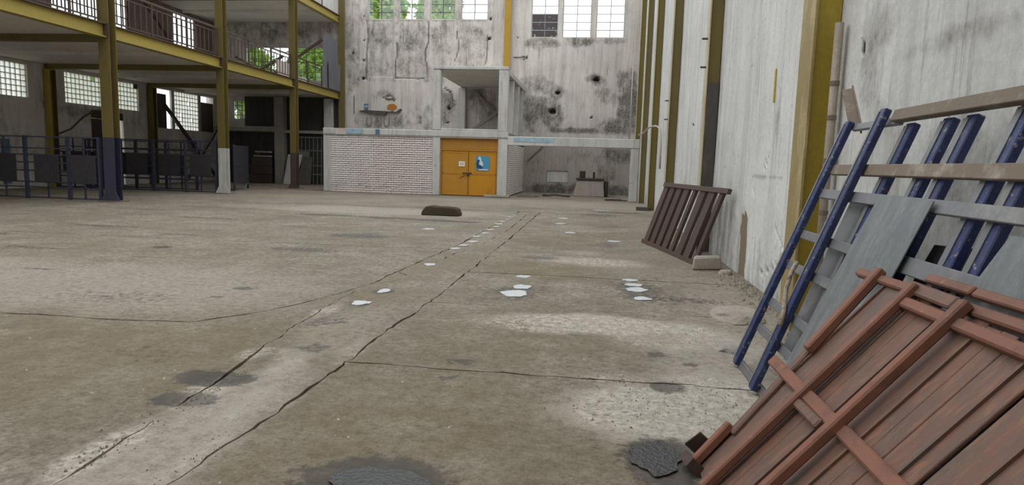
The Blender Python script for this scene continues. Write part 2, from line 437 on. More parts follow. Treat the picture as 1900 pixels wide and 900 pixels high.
# far left slabs, split by two joints
J8 = jag([(-23.4, 8.3), (-9.5, 8.35), (-5.94, 8.6), (-2.62, 8.6)], .02)
J10 = jag([(-23.4, 10.6), (-7.4, 10.6), (-2.5, 10.9)], .02)
def yint(pl, y):
    for (ax, ay), (bx, by) in zip(pl, pl[1:]):
        if ay <= y <= by: return ax + (bx - ax) * (y - ay) / (by - ay or 1)
    return pl[-1][0]
J17 = jag([(-23.4, 17.4), (-2.42, 17.4)], .02)
def part_of(pl, y0, y1): return [p for p in pl if y0 < p[1] < y1]
slabs.append(jCR + part_of(jSL2, 7.4, 8.58) + J8[::-1] + jag([(-23.4, 8.3), (-23.4, 5.05)]) + jag([(-23.4, 5.05), (-9.5, 5.05)]))
slabs.append(J8 + part_of(jSL2, 8.62, 10.88) + J10[::-1])
slabs.append(J10 + part_of(jSL2, 10.92, 17.38) + J17[::-1])
J20 = jag([(-23.4, 20.5), (-10, 20.4), (-2.38, 20.5)], .02)
slabs.append(J17 + part_of(jSL2, 17.42, 20.48) + J20[::-1])
# strip (two pieces, split by the wandering crack) and right slabs
jSRall = sum([p[:-1] for p in jSR], []) + [jSR[-1][-1]]
slabs.append(jSL[:-1] + jCRs + jSRall[::-1])
slabs.append(jSL2 + jCRs[::-1][:-1])
bot = [(-1.88, -3), (XR, -3)]
for k in range(6):
    slabs.append(jSR[k] + jJ[k][1:] + list(reversed(bot))[:-1] if k == 0 else jSR[k][:-1] + jJ[k] + jJ[k - 1][::-1][:-1])
slabs.append(jag([(-23.4, 20.5), (-10, 20.4), (-2.38, 20.5)], .02) + [(-2.0, 20.5)] + jJ[5] + [(XR, 37), (-23.4, 37)])

STAIN = [(-2.47, 3.95, .30, .16, 1), (-2.47, 3.54, .22, .12, .95), (.57, 4.42, .13, .12, 1), (.56, 5.19, .09, .11, .8), (-.97, 4.28, .06, .06, .9), (-.95, 4.66, .14, .07, .7),
         (-4.89, 6.06, .75, .35, .42), (-4.71, 10.09, .7, .35, .6), (-4.64, 12.26, .75, .5, .6), (-3.92, 6.79, .14, .1, .8), (-3.98, 6.31, .1, .08, .7), (-6.95, 9.55, .2, .15, .75), (-7.02, 7.27, .4, .12, .6),
         (.22, 12.48, .5, .5, .55), (-.6, 11.6, .5, .3, .45), (-.8, 10.4, .35, .25, .6), (1.05, 7.5, .7, .22, .55), (.6, 8.0, .35, .75, .6), (-.87, 7.5, .36, .6, .55), (-.96, 2.78, .42, .28, 1), (.45, 3.25, .22, .3, 1),
         (-2.41, 6.4, .16, .18, .7), (-2.38, 7.07, .16, .2, .7), (-2.4, 5.6, .25, .2, .5), (-2.18, 4.75, .16, .14, .55), (.9, 8.9, .4, .25, .4), (-5, 16.4, 1.6, .3, .8), (-3.4, 16.2, .9, .2, .95), (-7.2, 16.6, 1.2, .3, .65),
         (.3, 16.5, .7, .6, .5), (.2, 20.3, .8, .8, .55), (.8, 21.8, 1.0, .5, .7), (-10, 12, 1.4, .25, .5), (-8.5, 8.9, .9, .18, .5), (-9.5, 14.5, 1.3, .3, .5), (-12, 16, 1.4, .3, .45), (-6.5, 13.4, .6, .2, .5), (-11, 10.2, 1.1, .14, .6), (-7.6, 11.2, .7, .12, .6),
         (-2.42, 4.4, .12, .25, .5), (-3.3, 4.3, .5, .25, .35), (.8, 4.95, .12, .05, .8)]
ROUGH = [(.25, 6.1, 1.0, .38, 1), (-.6, 5.95, .5, .3, .7), (.8, 5.7, .8, .5, .55), (.45, 3.95, .55, .42, 1), (.9, 4.25, .5, .6, .7), (.2, 4.5, .35, .2, .6), (0, 10.2, .9, .5, .7), (-.2, 11.2, .5, .4, .5), (-2.2, 4.3, .2, .5, .4), (-3.8, 3.6, .3, .1, .3), (-2.42, 2.9, .13, .5, .8), (-2.42, 3.7, .14, .4, .8), (-1.92, 2.8, .1, .5, .6), (-2.05, 3.5, .12, .5, .5), (-2.5, 4.5, .2, .3, .6), (-1.85, 4.6, .12, .4, .5), (-2.6, 6.0, .12, .6, .5)]
PALE = [(.45, 3.95, .75, .5, .95), (.3, 6.1, 1.1, .42, .8), (.95, 4.6, .6, .8, .8), (1.1, 5.4, .7, 1.2, .7), (-6.5, 18.6, 4.5, 1.6, .8), (-2.1, 3.1, .33, 1.6, 1), (-2.15, 5.2, .4, 1.3, .55), (-2.2, 14, .5, 6, .35), (-5.2, 6.6, 2.6, 1.5, .6), (-8.5, 6.8, 3.0, 1.4, .65), (0, 26, 9, 3.2, .55), (-9, 24, 6, 4, .4), (-5.3, 4.6, .7, .12, .6), (.9, 10, .9, 1.6, .3), (1.6, 7.2, .5, 1.5, .5)]
BROWN = [(-4.2, 4.2, 2.6, 1.25, .75), (-1.0, 3.2, 1.1, 1.6, .65), (-.6, 5.4, 1.0, .9, .5), (-.7, 9.3, .8, .8, .7), (-.5, 13.5, 1.2, 1.2, .45), (-6.5, 3.6, 2.5, 1.6, .7), (-9, 9.4, 3, 1.0, .25)]
def blob(L, x, y):
    m = 0.
    for cx, cy, rx, ry, a in L:
        dx, dy = (x - cx) / rx, (y - cy) / ry; d = dx * dx + dy * dy
        if d < 2.6: m = max(m, a * (1 - sstep(.45, 1.5, math.sqrt(d) + .28 * fb(x, y, 1.7, 2.2, 3))))
    return m
def inset(poly, w):
    n = len(poly); out = []
    A = sum(poly[i][0] * poly[(i + 1) % n][1] - poly[(i + 1) % n][0] * poly[i][1] for i in range(n))
    sg = 1 if A > 0 else -1
    for i in range(n):
        x, y = poly[i]
        ax, ay = poly[i - 1]; bx, by = poly[(i + 1) % n]
        tx, ty = bx - ax, by - ay; L = math.hypot(tx, ty) or 1e-6
        ww = w * max(.0, .12 + 1.5 * abs(fb(x, y, 5.5, 1.3, 4)) + .5 * fb(x, y, 2.2, 5, 3)) * (1 + y * .05)
        out.append((x - sg * ty / L * ww, y + sg * tx / L * ww))
    return out
def in_poly(x, y, P):
    c = False; n = len(P)
    for i in range(n):
        x1, y1 = P[i]; x2, y2 = P[i - 1]
        if (y1 > y) != (y2 > y) and x < (x2 - x1) * (y - y1) / (y2 - y1) + x1: c = not c
    return c
for si, poly in enumerate(slabs):
    P = inset(poly, .011)
    xs = [p[0] for p in P]; ys = [p[1] for p in P]
    pts = [Vector(p) for p in P]; nb = len(pts)
    y = min(ys)
    while y < max(ys):
        st = .075 if 2 < y < 7 else (.13 if 7 <= y < 13.5 else (.26 if y < 21 else .5))
        if y < 2: st = .4
        x = max(min(xs), -24)
        while x < max(xs):
            if x > -6.5 - y * .9 or y < 2:
                px, py = x + rnd.uniform(-.3, .3) * st, y + rnd.uniform(-.3, .3) * st
                if in_poly(px, py, P): pts.append(Vector((px, py)))
                x += st
            else: x += st * 5
        y += st
    r = delaunay_2d_cdt(pts, [], [list(range(nb))], 1, 1e-5)
    vv, ff = r[0], r[2]
    tilt = (rnd.uniform(-.0015, .0015), rnd.uniform(-.0015, .0015)); lvl = -.003 + rnd.uniform(-.004, .003)
    V = []; st_, ro_, pa_, br_ = [], [], [], []
    for v in vv:
        x, y = v.x, v.y
        a, b, c, d = blob(STAIN, x, y), blob(ROUGH, x, y), blob(PALE, x, y), blob(BROWN, x, y)
        if 5 <= si <= 6: d = max(d * .35, .5 * sstep(-.05, .35, fb(x, y, 6.6, .8, 4))); c = max(c * .9, .25)
        z = lvl + .003 * fb(x, y, 0, .9, 3) - .006 * b * abs(fb(x, y, 2, 6, 3)) - .003 * a
        V.append((x, y, z)); st_.append(a); ro_.append(b); pa_.append(c); br_.append(d)
    me = bpy.data.meshes.new('concrete_slab')
    bm = bmesh.new()
    lay = [bm.verts.layers.float.new(n) for n in ('stain', 'rough', 'pale', 'brown')]
    bv = [bm.verts.new(p) for p in V]
    for f in ff:
        try: bm.faces.new([bv[i] for i in f])
        except ValueError: pass
    for i, q in enumerate(bv):
        for l, arr in zip(lay, (st_, ro_, pa_, br_)): q[l] = arr[i]
    bmesh.ops.recalc_face_normals(bm, faces=bm.faces)
    if sum(f.normal.z for f in bm.faces) < 0: bmesh.ops.reverse_faces(bm, faces=bm.faces)
    ext = bmesh.ops.extrude_edge_only(bm, edges=[e for e in bm.edges if e.is_boundary])
    for g in ext['geom']:
        if isinstance(g, bmesh.types.BMVert): g.co.z = -.06
    bm.to_mesh(me); bm.free(); me.materials.append(M['floor'])
    o = bpy.data.objects.new('concrete_slab', me); col.objects.link(o); o.parent = floor_base

# ================================================================== OUTDOORS
g = MB().box(-120, 80, -60, 160, -.6, -.42).build('ground', 'ground'); tag(g, 'bare ground outside the hall', 'ground', kind='structure')
def tree(x, y, h, cr, zr, n, label):
    t = empty('tree', (x, y, -.42), label, 'tree', 'trees outside the hall')
    MB().tube([(x, y, -.42), (x + .2, y + .1, h * .4), (x, y, h * .75)], .22, 8).build('trunk', 'bark', t)
    m = MB()
    for i in range(n):
        th, ph = rnd.uniform(0, 6.283), math.acos(rnd.uniform(-1, 1)); r = rnd.uniform(.55, 1) ** .6
        k = .75 + .35 * fb(math.cos(th) * math.sin(ph) * 2 + x, math.sin(th) * math.sin(ph) * 2 + y, math.cos(ph) * 2, 1, 3)
        p = Vector((x + cr * r * k * math.sin(ph) * math.cos(th), y + cr * r * k * math.sin(ph) * math.sin(th), h * .72 + zr * r * k * math.cos(ph)))
        a = Vector((rnd.gauss(0, 1), rnd.gauss(0, 1), rnd.gauss(0, 1))).normalized(); b = a.orthogonal().normalized()
        s = rnd.uniform(.18, .36)
        m.add([p - a * s, p + b * s * .5, p + a * s, p - b * s * .5], [(0, 1, 2, 3)])
    m.build('foliage', 'leaf', t)
tree(-17.8, 50, 18.0, 3.3, 4.0, 5200, 'broad leafy green tree seen through the leftmost high back window')
tree(-12.5, 50.5, 17.5, 2.3, 3.8, 3600, 'leafy green tree behind the third high back window')
tree(-27.6, 47.5, 11.0, 3.0, 4.2, 4400, 'bright green tree behind the open end of the mezzanine')
tree(-22.6, 50.5, 11.0, 2.7, 4.2, 4000, 'smaller green tree beyond the right end of the mezzanine opening')
tree(-31.5, 38.0, 7.0, 2.6, 3.0, 2000, 'green tree outside the broken block window by the corner')

# ================================================================== BACK WALL
WINL = [(-13.07, -11.57), (-11.29, -9.83), (-9.49, -8.06), (-7.75, -6.24)]
WINR = [(-3.83, -2.35), (-2.12, -.57), (-.31, 1.21)]
ZLs, ZRs, ZWT = 9.36, 8.42, 11.9
holes = [(a, b, ZLs, ZWT) for a, b in WINL] + [(a, b, ZRs, ZWT) for a, b in WINR]
holes += [(-20.5, -15.75, 5.9, 7.85), (-21.35, -20.55, 3.65, 4.78), (-19.85, -19.7, 3.6, 4.7)]
BCR = [[(-13.12, 9.3), (-13.1, 8.6), (-13.12, 7.78)], [(-13.19, 7.7), (-13.2, 6.1)], [(-11.43, 8.05), (-11.35, 7.6), (-11.46, 7.1), (-11.5, 6.6), (-11.44, 6.15)],
       [(-9.62, 9.3), (-9.55, 8.5), (-9.6, 8.1), (-9.78, 7.6), (-9.74, 7.2), (-9.62, 6.8), (-9.62, 6.2)], [(-7.98, 8.7), (-7.86, 8.1), (-7.9, 7.6), (-8.07, 7.1)],
       [(-11.42, 6.16), (-10.9, 6.2), (-10.3, 6.13), (-9.85, 6.15)], [(-6.24, 8.5), (-6.22, 7.9), (-6.3, 7.0)], [(-12.2, 5.05), (-11.75, 5.2), (-11.5, 4.95)], [(-8.6, 5.6), (-8.2, 5.4), (-8.1, 4.9)]]
HOLES = [(-2.24, 5.49, .2, .17), (-2.5, 4.47, .3, .24), (-.21, 6.22, .28, .18), (-4.02, 7.36, .1, .1), (-13.33, 9.55, .09, .09), (-13.32, 8.22, .1, .1), (-13.35, 7.12, .12, .12), (-13.35, 6.13, .13, .13), (-13.7, 6.04, .09, .09), (-6.09, 9.41, .12, .12), (-6.12, 8.35, .14, .14), (-4.57, 8.41, .07, .07), (-13.96, 7.56, .09, .16), (-8.35, 4.55, .14, .2), (-8.4, 3.75, .12, .08), (-.35, 4.2, .1, .1)]
BD = [(1.7, 5.0, .75, 1.5, 1.0), (1.2, 3.7, 1.2, .5, .95), (1.5, 6.2, .7, .6, .8), (-2.6, 4.3, .9, .9, .85), (-3.6, 4.4, .8, 1.0, .8), (-3.4, 5.9, 1.1, .55, .6), (-2.3, 5.5, .5, .45, .8), (-.2, 6.25, .5, .35, .7), (-1.2, 3.45, 2.0, .18, .9),
      (.5, 5.4, .7, .6, .55), (-1.2, 8.2, 1.0, .3, .8), (-3.1, 8.15, 1.0, .35, .7), (.5, 8.25, .7, .2, .6), (-12.3, 8.6, 1.0, .9, .6), (-10.5, 8.4, 1.2, 1.1, .62), (-10.6, 7.0, 1.0, .9, .5), (-8.8, 8.3, .9, 1.1, .6), (-7.0, 8.3, 1.0, 1.0, .5), (-12.4, 7.0, .8, .8, .45),
      (-8.6, 4.6, .7, 1.2, .75), (-11.8, 3.7, 2.0, .5, .55), (-9.6, 3.9, 1.2, .8, .5), (-6.4, 4.8, .9, 1.2, .6), (-14.1, 7.5, .6, 2.5, .5), (-6.0, 6.6, .8, .5, .4), (-12.0, 5.15, .8, .4, .45), (-18, 9.0, 5, 1.2, .6)]
def bfn(x, z):
    d = .012 * fb(x, z, 0, .7, 4); dirt = blob(BD, x, z); crack = 0.
    if -13.6 < x < -5.8 and z > 5.9:                       # slightly sunk panels under the high windows with ribs between
        for a, b in WINL:
            if a < x < b and 6.2 < z < 9.36: d += .03
        dirt = max(dirt, .35)
    for L in BCR:
        q = seg_dist(x, z, L)
        if q < .12: w = 1 - sstep(.02, .085 + .03 * fb(x, z, 4, 4, 2), q); d += .05 * w; crack = max(crack, .75 * w)
    for cx, cz, rx, rz in HOLES:
        q = math.hypot((x - cx) / rx, (z - cz) / rz) + .3 * fb(x, z, 8, 5, 2)
        if q < 1.1: w = 1 - sstep(.45, 1.0, q); d += .5 * rx * w; crack = max(crack, w)
    return d, dirt, 0., crack
ux = axis_vals(-23.0, 2.7, [v for h in holes for v in h[:2]] + [-14.3], lambda x: .09 if x > -14.3 else .35)
vz = axis_vals(0, ZTOP, [v for h in holes for v in h[2:]] + [3.2], lambda z: .09 if z > 3.2 else .3)
wb_ = grid_wall('wall_back', ux, vz, lambda u, v, d: (u, YW + d, v), holes, bfn, 'wall_back', 'tall grimy whitewashed back wall of the hall', .28)

# steel-bar windows in the back wall
def bar_window(n, x0, x1, z0, z1, cols, pane_h, label, dark_rows=0, y=YW + .12, mat='grey_metal'):
    w = empty('window_%d' % n, ((x0 + x1) / 2, y, z0), label, 'window', None, 'structure')
    t = .035
    MB().box(x0, x1, y - t, y + t, z0, z0 + .06).box(x0, x1, y - t, y + t, z1 - .06, z1).box(x0, x0 + .05, y - t, y + t, z0 + .06, z1 - .06).box(x1 - .05, x1, y - t, y + t, z0 + .06, z1 - .06).build('window_frame', 'frame_concrete', w)
    for i in range(1, cols):
        x = x0 + (x1 - x0) * i / cols; MB().box(x - .018, x + .018, y - .02, y + .02, z0 + .06, z1 - .06).build('glazing_bar', mat, w)
    nz = int((z1 - z0) / pane_h)
    for j in range(1, nz + 1):
        z = z0 + j * pane_h
        if z < z1 - .1: MB().box(x0 + .05, x1 - .05, y - .018, y + .018, z - .014, z + .014).build('glazing_bar', mat, w)
    for i in range(cols):
        for j in range(nz + 1):
            za, zb = z0 + j * pane_h, min(z0 + (j + 1) * pane_h, z1)
            if zb - za < .1: continue
            xa, xb = x0 + (x1 - x0) * i / cols, x0 + (x1 - x0) * (i + 1) / cols
            MB().box(xa + .02, xb - .02, y + .004, y + .01, za + .02, zb - .02).build('pane', 'dirty_glass' if j < dark_rows else 'glass', w)
    return w
wn = 1
for k, (a, b) in enumerate(WINL):
    bar_window(wn, a, b, ZLs, ZWT, 2, .42, ['leftmost', 'second', 'third', 'fourth'][k] + ' of the four high windows left of the yellow column', mat='black_wrap'); wn += 1
for k, (a, b) in enumerate(WINR):
    bar_window(wn, a, b, ZRs, ZWT, 2, .425, ['high window with grimy dark lower panes right of the yellow column', 'bright high window in the middle right of the yellow column', 'bright high window nearest the right corner'][k], 3 if k == 0 else 0); wn += 1
bar_window(wn, -20.5, -15.75, 5.9, 7.85, 9, .55, 'wide barred opening at the far end of the mezzanine with greenery behind', mat='rail_brown'); wn += 1

# marks painted on the back wall (flat paint, faded) and the little ledge
def paint(name, poly, mat, y=YW - .032, th=.012):
    o = MB().prism(poly, 'y', y - th / 2, y + th / 2).build(name, mat); o.parent = wb_; return o
def ringpoly(cx, cz, r, w, a0, a1, n=10, sx=1.):
    p = [(cx + sx * r * math.cos(a0 + (a1 - a0) * i / n), cz + r * math.sin(a0 + (a1 - a0) * i / n)) for i in range(n + 1)]
    q = [(cx + sx * (r - w) * math.cos(a0 + (a1 - a0) * i / n), cz + (r - w) * math.sin(a0 + (a1 - a0) * i / n)) for i in range(n + 1)]
    return p + q[::-1]
paint('painted_bucket', [(-13.3, 4.7), (-13.02, 4.7), (-13.06, 4.36), (-13.27, 4.36)], 'mural_blue')
paint('painted_bucket_band', [(-13.28, 4.6), (-13.04, 4.6), (-13.05, 4.5), (-13.27, 4.5)], 'mural_teal', YW - .04)
paint('painted_flower', [(-11.95, 4.55), (-11.85, 4.68), (-11.7, 4.72), (-11.5, 4.72), (-11.36, 4.6), (-11.38, 4.45), (-11.52, 4.42), (-11.55, 4.26), (-11.7, 4.26), (-11.74, 4.42), (-11.88, 4.42)], 'mural_orange')
paint('painted_stem', [(-12.05, 5.06), (-11.8, 5.0), (-11.6, 5.05), (-11.46, 4.9), (-11.5, 4.86), (-11.62, 4.97), (-11.8, 4.93), (-12.02, 4.97)], 'black_wrap')
ldg = MB().prism([(-13.55, 4.3), (-11.2, 4.22), (-11.05, 4.42), (-11.12, 4.45), (-11.35, 4.27), (-13.0, 4.33)], 'y', YW - .2, YW).prism([(-13.45, 4.29), (-11.9, 4.24), (-12.0, 4.1), (-12.6, 4.12)], 'y', YW - .2, YW).build('wall_ledge', 'black_wrap'); ldg.parent = wb_
for cx in (-12.98, -12.4, -11.95):
    paint('faded_letter', [(cx - .17, 3.95), (cx - .11, 3.95)] + [(cx - .11 * math.cos(t), 3.6 - .11 * math.sin(t)) for t in [i * math.pi / 8 for i in range(9)]] + [(cx + .11, 3.95), (cx + .17, 3.95)] + [(cx + .17 * math.cos(t), 3.6 - .17 * math.sin(t)) for t in [i * math.pi / 8 for i in range(9)]], 'mural_faint')
for z in (4.0, 3.76):
    paint('faded_dot', ringpoly(-9.98, z, .08, .079, 0, 6.28, 12), 'mural_faint'); paint('faded_dot', ringpoly(-11.45, z - .1, .05, .049, 0, 6.28, 12), 'mural_faint')
paint('wall_scratch', [(-13.9, 5.15), (-13.86, 5.15), (-13.86, 4.15), (-13.9, 4.15)], 'black_wrap')
MB().tube([(-4.75, YW - .02, 7.36), (-4.0, YW - .14, 7.36)], .025, 6).tube([(-4.25, YW, 7.44), (-4.0, YW - .14, 7.36), (-4.2, YW, 7.24)], .02, 6).build('wall_bracket', 'black_wrap').parent = wb_

# ================================================================== RIGHT WALL
RCR = [[(7.95, .85), (7.55, .62), (7.6, .5), (7.95, .35), (8.6, .2)], [(9.25, 1.42), (9.1, 1.2)], [(6.6, 2.2), (6.4, 1.6)]]
RGREY = [(7.84, 9.3, 1.44)]
def rfn(y, z):
    d = .008 * fb(y, z, 2, .8, 4); dirt = 0.; warm = 0.; crack = 0.
    dirt = max(dirt, .5 * (1 - sstep(.0, .9, z + .3 * fb(y, z, 3, .8, 3))))
    if 9.25 < y < 9.85 and z < 1.02:
        w = sstep(9.27, 9.4, y + .06 * fb(y, z, 1, 4, 3)) * (1 - sstep(9.68, 9.78, y + .05 * fb(y, z, 1, 4, 3))) * (1 - sstep(.85, .98, z + .1 * fb(y, z, 7, 6, 2))); warm = w; d += .015 * w
    if 7.8 < y < 9.3 and abs(z - 1.44) < .06: dirt = max(dirt, .6 * (1 - sstep(.012, .05, abs(z - 1.44 + .02 * fb(y, 0, 0, 2)))))
    for L in RCR[:2]:
        q = seg_dist(y, z, L)
        if q < .05: w = 1 - sstep(.006, .028, q); crack = max(crack, .7 * w); d += .02 * w
    for cy, cz, r in ((8.6, 1.62, .045), (8.66, 1.57, .03), (5.8, 2.55, .07), (15.2, 2.5, .05), (4.75, 2.33, .03), (10.6, 1.75, .03)):
        q = math.hypot(y - cy, z - cz)
        if q < r: crack = max(crack, 1 - sstep(.5, 1, q / r)); d += .04 * (1 - q / r)
    dirt = max(dirt, blob([(5.6, 2.6, .35, .5, .5), (3.2, 2.25, .5, .2, .4), (4.4, 2.35, .8, .08, .5), (12.0, .5, 1.2, .8, .6), (10.3, .5, .4, .7, .6), (3.6, 1.6, .5, .3, .6), (4.0, 1.2, .8, .8, .5), (16, .6, 1.5, .9, .5), (8.2, 2.3, .12, .5, .5), (7.3, 2.9, .1, .9, .4)], y, z))
    return d, dirt, warm, crack
uy = axis_vals(-3.0, YW + .28, [2.8, 11.0], lambda y: .06 if 2.8 < y < 11 else .3)
vz = axis_vals(0, ZTOP, [3.3], lambda z: .06 if z < 3.3 else .4)
wr_ = grid_wall('wall_right', uy, vz, lambda u, v, d: (XW + d, u, v), [], rfn, 'wall_right', 'long whitewashed wall on the right side of the hall', -.3)
MB().box(XW - .012, XW + .02, 8.38, 8.44, 2.36, 2.76).build('paint_patch', 'yellow').parent = wr_

# columns along the right wall: hall-side flange, web, back flange
RY = [6.27, 12.14, 18.1, 23.6, 28.35, 33.0]
rl = ['nearest yellow steel column on the right wall behind the blue rack', 'right wall column with charcoal wrapped foot behind the brown slatted frame', 'third right wall column from the camera with a white conduit', 'fourth right wall column from the camera standing on a dark foot', 'right wall column beside the white lintel of the niche', 'olive right wall column standing in the far corner']
for k, y in enumerate(RY):
    c = empty('wall_column', (XW, y + .15, 0), rl[k], 'column', 'steel columns along the right wall')
    fw = .38 if k == 0 else .26
    MB().box(XCOL, XCOL + .022, y, y + fw, 0, ZTOP).build('hall_flange', 'flange_olive' if k == 0 else 'flange', c)
    MB().box(XCOL + .022, XW - .012, y + .05, y + .075, 0, ZTOP).build('web', 'yellow' if k == 0 else 'olive', c)
    MB().box(XCOL + .03, XW - .012, y + fw - .05, y + fw - .025, 0, ZTOP).build('rear_web', 'olive', c)
    if k == 1:
        MB().box(XCOL + .026, XW - .014, y + .012, y + .048, 0, 3.06).build('foot_wrap', 'black_wrap', c)
        for z in (3.85, 3.35):
            MB().tube([(XCOL - .1, y + .1, z), (XCOL, y + .1, z)], .02, 6).build('bolt', 'black_wrap', c)
    if k == 2:
        for z in (3.35, 2.85): MB().tube([(XCOL - .1, y + .1, z), (XCOL, y + .1, z)], .02, 6).build('bolt', 'black_wrap', c)
    if k == 3:
        MB().prism([(1.5, y - .25), (1.95, y - .3), (2.02, y - .05), (1.86, y), (1.55, y - .02)], 'z', .005, .12).build('foot_plate', 'black_wrap', c)
# conduits
p = empty('standing_pipe', (2.06, 6.12, 0), 'weathered jointed pipe standing beside the nearest yellow column', 'pipe')
m = MB().tube([(2.07, 6.14, 0), (2.07, 6.14, 2.82)], .038, 10); m.build('pipe_body', 'bamboo', p, smooth=True)
for z in (.5, 1.15, 1.62, 2.0, 2.3):
    MB().tube([(2.07, 6.14, z - .02), (2.07, 6.14, z + .02)], .043, 10).build('pipe_joint', 'brown_steel', p)
m = MB().tube([(1.8, 28.7, 2.93), (1.78, 27.6, 2.9), (1.78, 25.5, 2.86), (1.78, 23.0, 2.93), (1.78, 20.6, 2.82), (1.8, 19.7, 2.73), (1.82, 19.5, 2.66), (1.86, 19.3, 2.2), (1.86, 19.25, 1.5)], .03, 8)
tag(m.build('conduit', 'white_pipe', loc=(1.86, 19.3, 1.5), smooth=True), 'bent white conduit crossing from the niche lintel along the right wall columns', 'pipe')
m = MB().tube([(1.72, 35.3, 3.0), (1.74, 35.4, 6.9), (1.86, 35.4, 6.95)], .03, 8)
tag(m.build('conduit', 'white_pipe', loc=(1.73, 35.4, 3.0), smooth=True), 'thin upright pipe in the far right corner above the niche', 'pipe')

# yellow column on the back wall, olive column in the left corner of the back wall
c = empty('wall_column', (-5.08, YW - .2, 5.9), 'yellow steel column on the back wall above the concrete porch', 'column')
MB().box(-5.26, -4.90, YW - .32, YW - .3, 5.9, ZTOP).build('hall_flange', 'column_yellow', c)
MB().box(-5.1, -5.07, YW - .3, YW - .02, 5.9, ZTOP).build('web', 'olive', c)
c = empty('wall_column', (-14.45, YW - .2, 0), 'olive steel column where the back wall meets the mezzanine', 'column')
MB().box(-14.68, -14.3, YW - .36, YW - .34, 0, ZTOP).build('hall_flange', 'olive', c)
MB().box(-14.5, -14.47, YW - .34, YW - .02, 0, ZTOP).build('web', 'olive', c)

# ================================================================== LOW BLOCK BEFORE THE BACK WALL
blk = empty('wall_low_block', (-5.4, YF, 0), 'low whitewashed concrete block with brick infill and porch before the back wall', 'wall', None, 'structure')
MB().box(-12.7, -12.34, YF, YF + .35, 0, 2.62).build('corner_pier', 'frame_concrete', blk, .02)
MB().box(-7.45, -7.1, YF - .02, YF + .35, 0, 2.62).build('door_pier', 'frame_concrete', blk, .02)
MB().box(-4.42, -3.98, YF - .02, YF + .35, 0, 2.62).build('door_pier', 'frame_concrete', blk, .02)
MB().box(-12.7, -3.98, YF - .03, YF + .35, 2.68, 2.95).build('lintel', 'frame_concrete', blk, .02)
MB().box(-12.7, -3.98, YF - .01, YF + .35, 2.62, 2.68).build('lintel_band', 'raw_concrete', blk)
MB().box(-3.98, 1.88, YF - .03, YF + .3, 2.36, 2.76).build('niche_lintel', 'frame_concrete', blk, .02)
MB().box(1.52, 1.88, YF, YF + .3, 0, 2.36).build('niche_pier', 'frame_concrete', blk, .02)
MB().box(-12.7, -4.02, YF + .35, YW - .04, 2.78, 2.94).build('block_roof', 'raw_concrete', blk)
MB().box(-12.7, -12.4, YF + .35, YW - .04, 0, 2.78).build('side_wall', 'raw_concrete', blk)
MB().box(-4.3, -4.02, YF + .35, YW - .04, 0, 2.77).build('side_wall', 'mortar', blk)
MB().box(-12.34, -7.45, YF + .1, YF + .3, 0, 2.62).build('mortar_bed', 'mortar', blk)
# paint on the lintels
MB().box(-11.55, -10.75, YF - .045, YF - .03, 2.7, 2.94).build('painted_band', 'mural_teal', blk)
MB().box(-12.1, -11.6, YF - .045, YF - .03, 2.66, 2.95).build('painted_band', 'mural_pink', blk)
MB().box(-10.15, -9.95, YF - .045, YF - .03, 2.7, 2.93).build('painted_band', 'mural_blue', blk)
MB().box(-3.7, -1.9, YF - .045, YF - .03, 2.52, 2.7).build('painted_band', 'mural_teal', blk)
# bricks: 26 courses
bm_ = MB().box(-.116, .116, -.05, .05, -.038, .038)
proto = bm_.build('brick', 'brick', bevel=.008); brick_me = proto.data; bpy.data.objects.remove(proto)
spots = []
ch = 2.62 / 26
for r_ in range(26):
    x = -12.34 - (.12 if r_ % 2 else 0.)
    while x < -7.5:
        spots.append((x + .12, r_ * ch + ch / 2)); x += .2445
spots.sort(key=lambda s: -s[0] - .2 * s[1] + 2 * (abs(s[1] - 1.4) > 1.25))
rest = MB()
for i, (x, z) in enumerate(spots):
    x = max(-12.23, min(x, -7.57))
    dy = rnd.uniform(-.012, .012) + (.03 if rnd.random() < .05 else 0)
    if z < .3: dy += rnd.uniform(0, .03)
    if i < 300: inst('brick', brick_me, (x, YF + .085 + dy, z), blk, (0, rnd.uniform(-.02, .02), rnd.uniform(-.03, .03)))
    else: rest.box(x - .115, x + .115, YF + .035 + dy, YF + .135 + dy, z - .038, z + .038)
rest.build('brick_courses', 'brick', blk)['kind'] = 'stuff'
rest = MB()
for r_ in range(24):
    y = YF + .36 + (.12 if r_ % 2 else 0)
    while y < YW - .3:
        rest.box(-4.02, -3.99 + rnd.uniform(-.012, .012), y, y + .225, .05 + r_ * ch, .05 + r_ * ch + .082); y += .245
rest.build('brick_courses', 'brick', blk)['kind'] = 'stuff'
# porch on top: frame posts, roof slab, braces
Z0 = 2.95
MB().box(-7.48, -7.1, YF - .02, YF + .3, Z0, 5.68).build('porch_post', 'frame_concrete', blk, .05)
MB().box(-4.45, -4.02, YF - .02, YF + .3, Z0, 5.68).build('porch_post', 'frame_concrete', blk, .02)
MB().box(-7.48, -4.02, YF - .04, YF + .3, 5.68, 5.82).build('porch_beam', 'frame_concrete', blk, .015)
for y in (31.1, 33.2, 35.0):
    MB().box(-4.3, -4.05, y, y + .3, Z0, 5.5).build('porch_post', 'frame_concrete', blk, .02)
MB().box(-4.33, -4.02, YF + .3, YW - .05, 5.5, 5.74).build('porch_beam', 'frame_concrete', blk, .015)
MB().box(-7.72, -7.32, YW - .4, YW - .05, Z0, 5.66).build('porch_post', 'frame_concrete', blk, .02)
MB().box(-7.6, -4.33, YF + .3, YW - .05, 5.68, 5.8).build('porch_roof', 'soffit', blk)
MB().bar((-7.0, YW - .16, 5.55), (-5.0, YW - .16, 3.75), .16, .2, (0, 1, 0)).build('porch_brace', 'raw_concrete', blk)
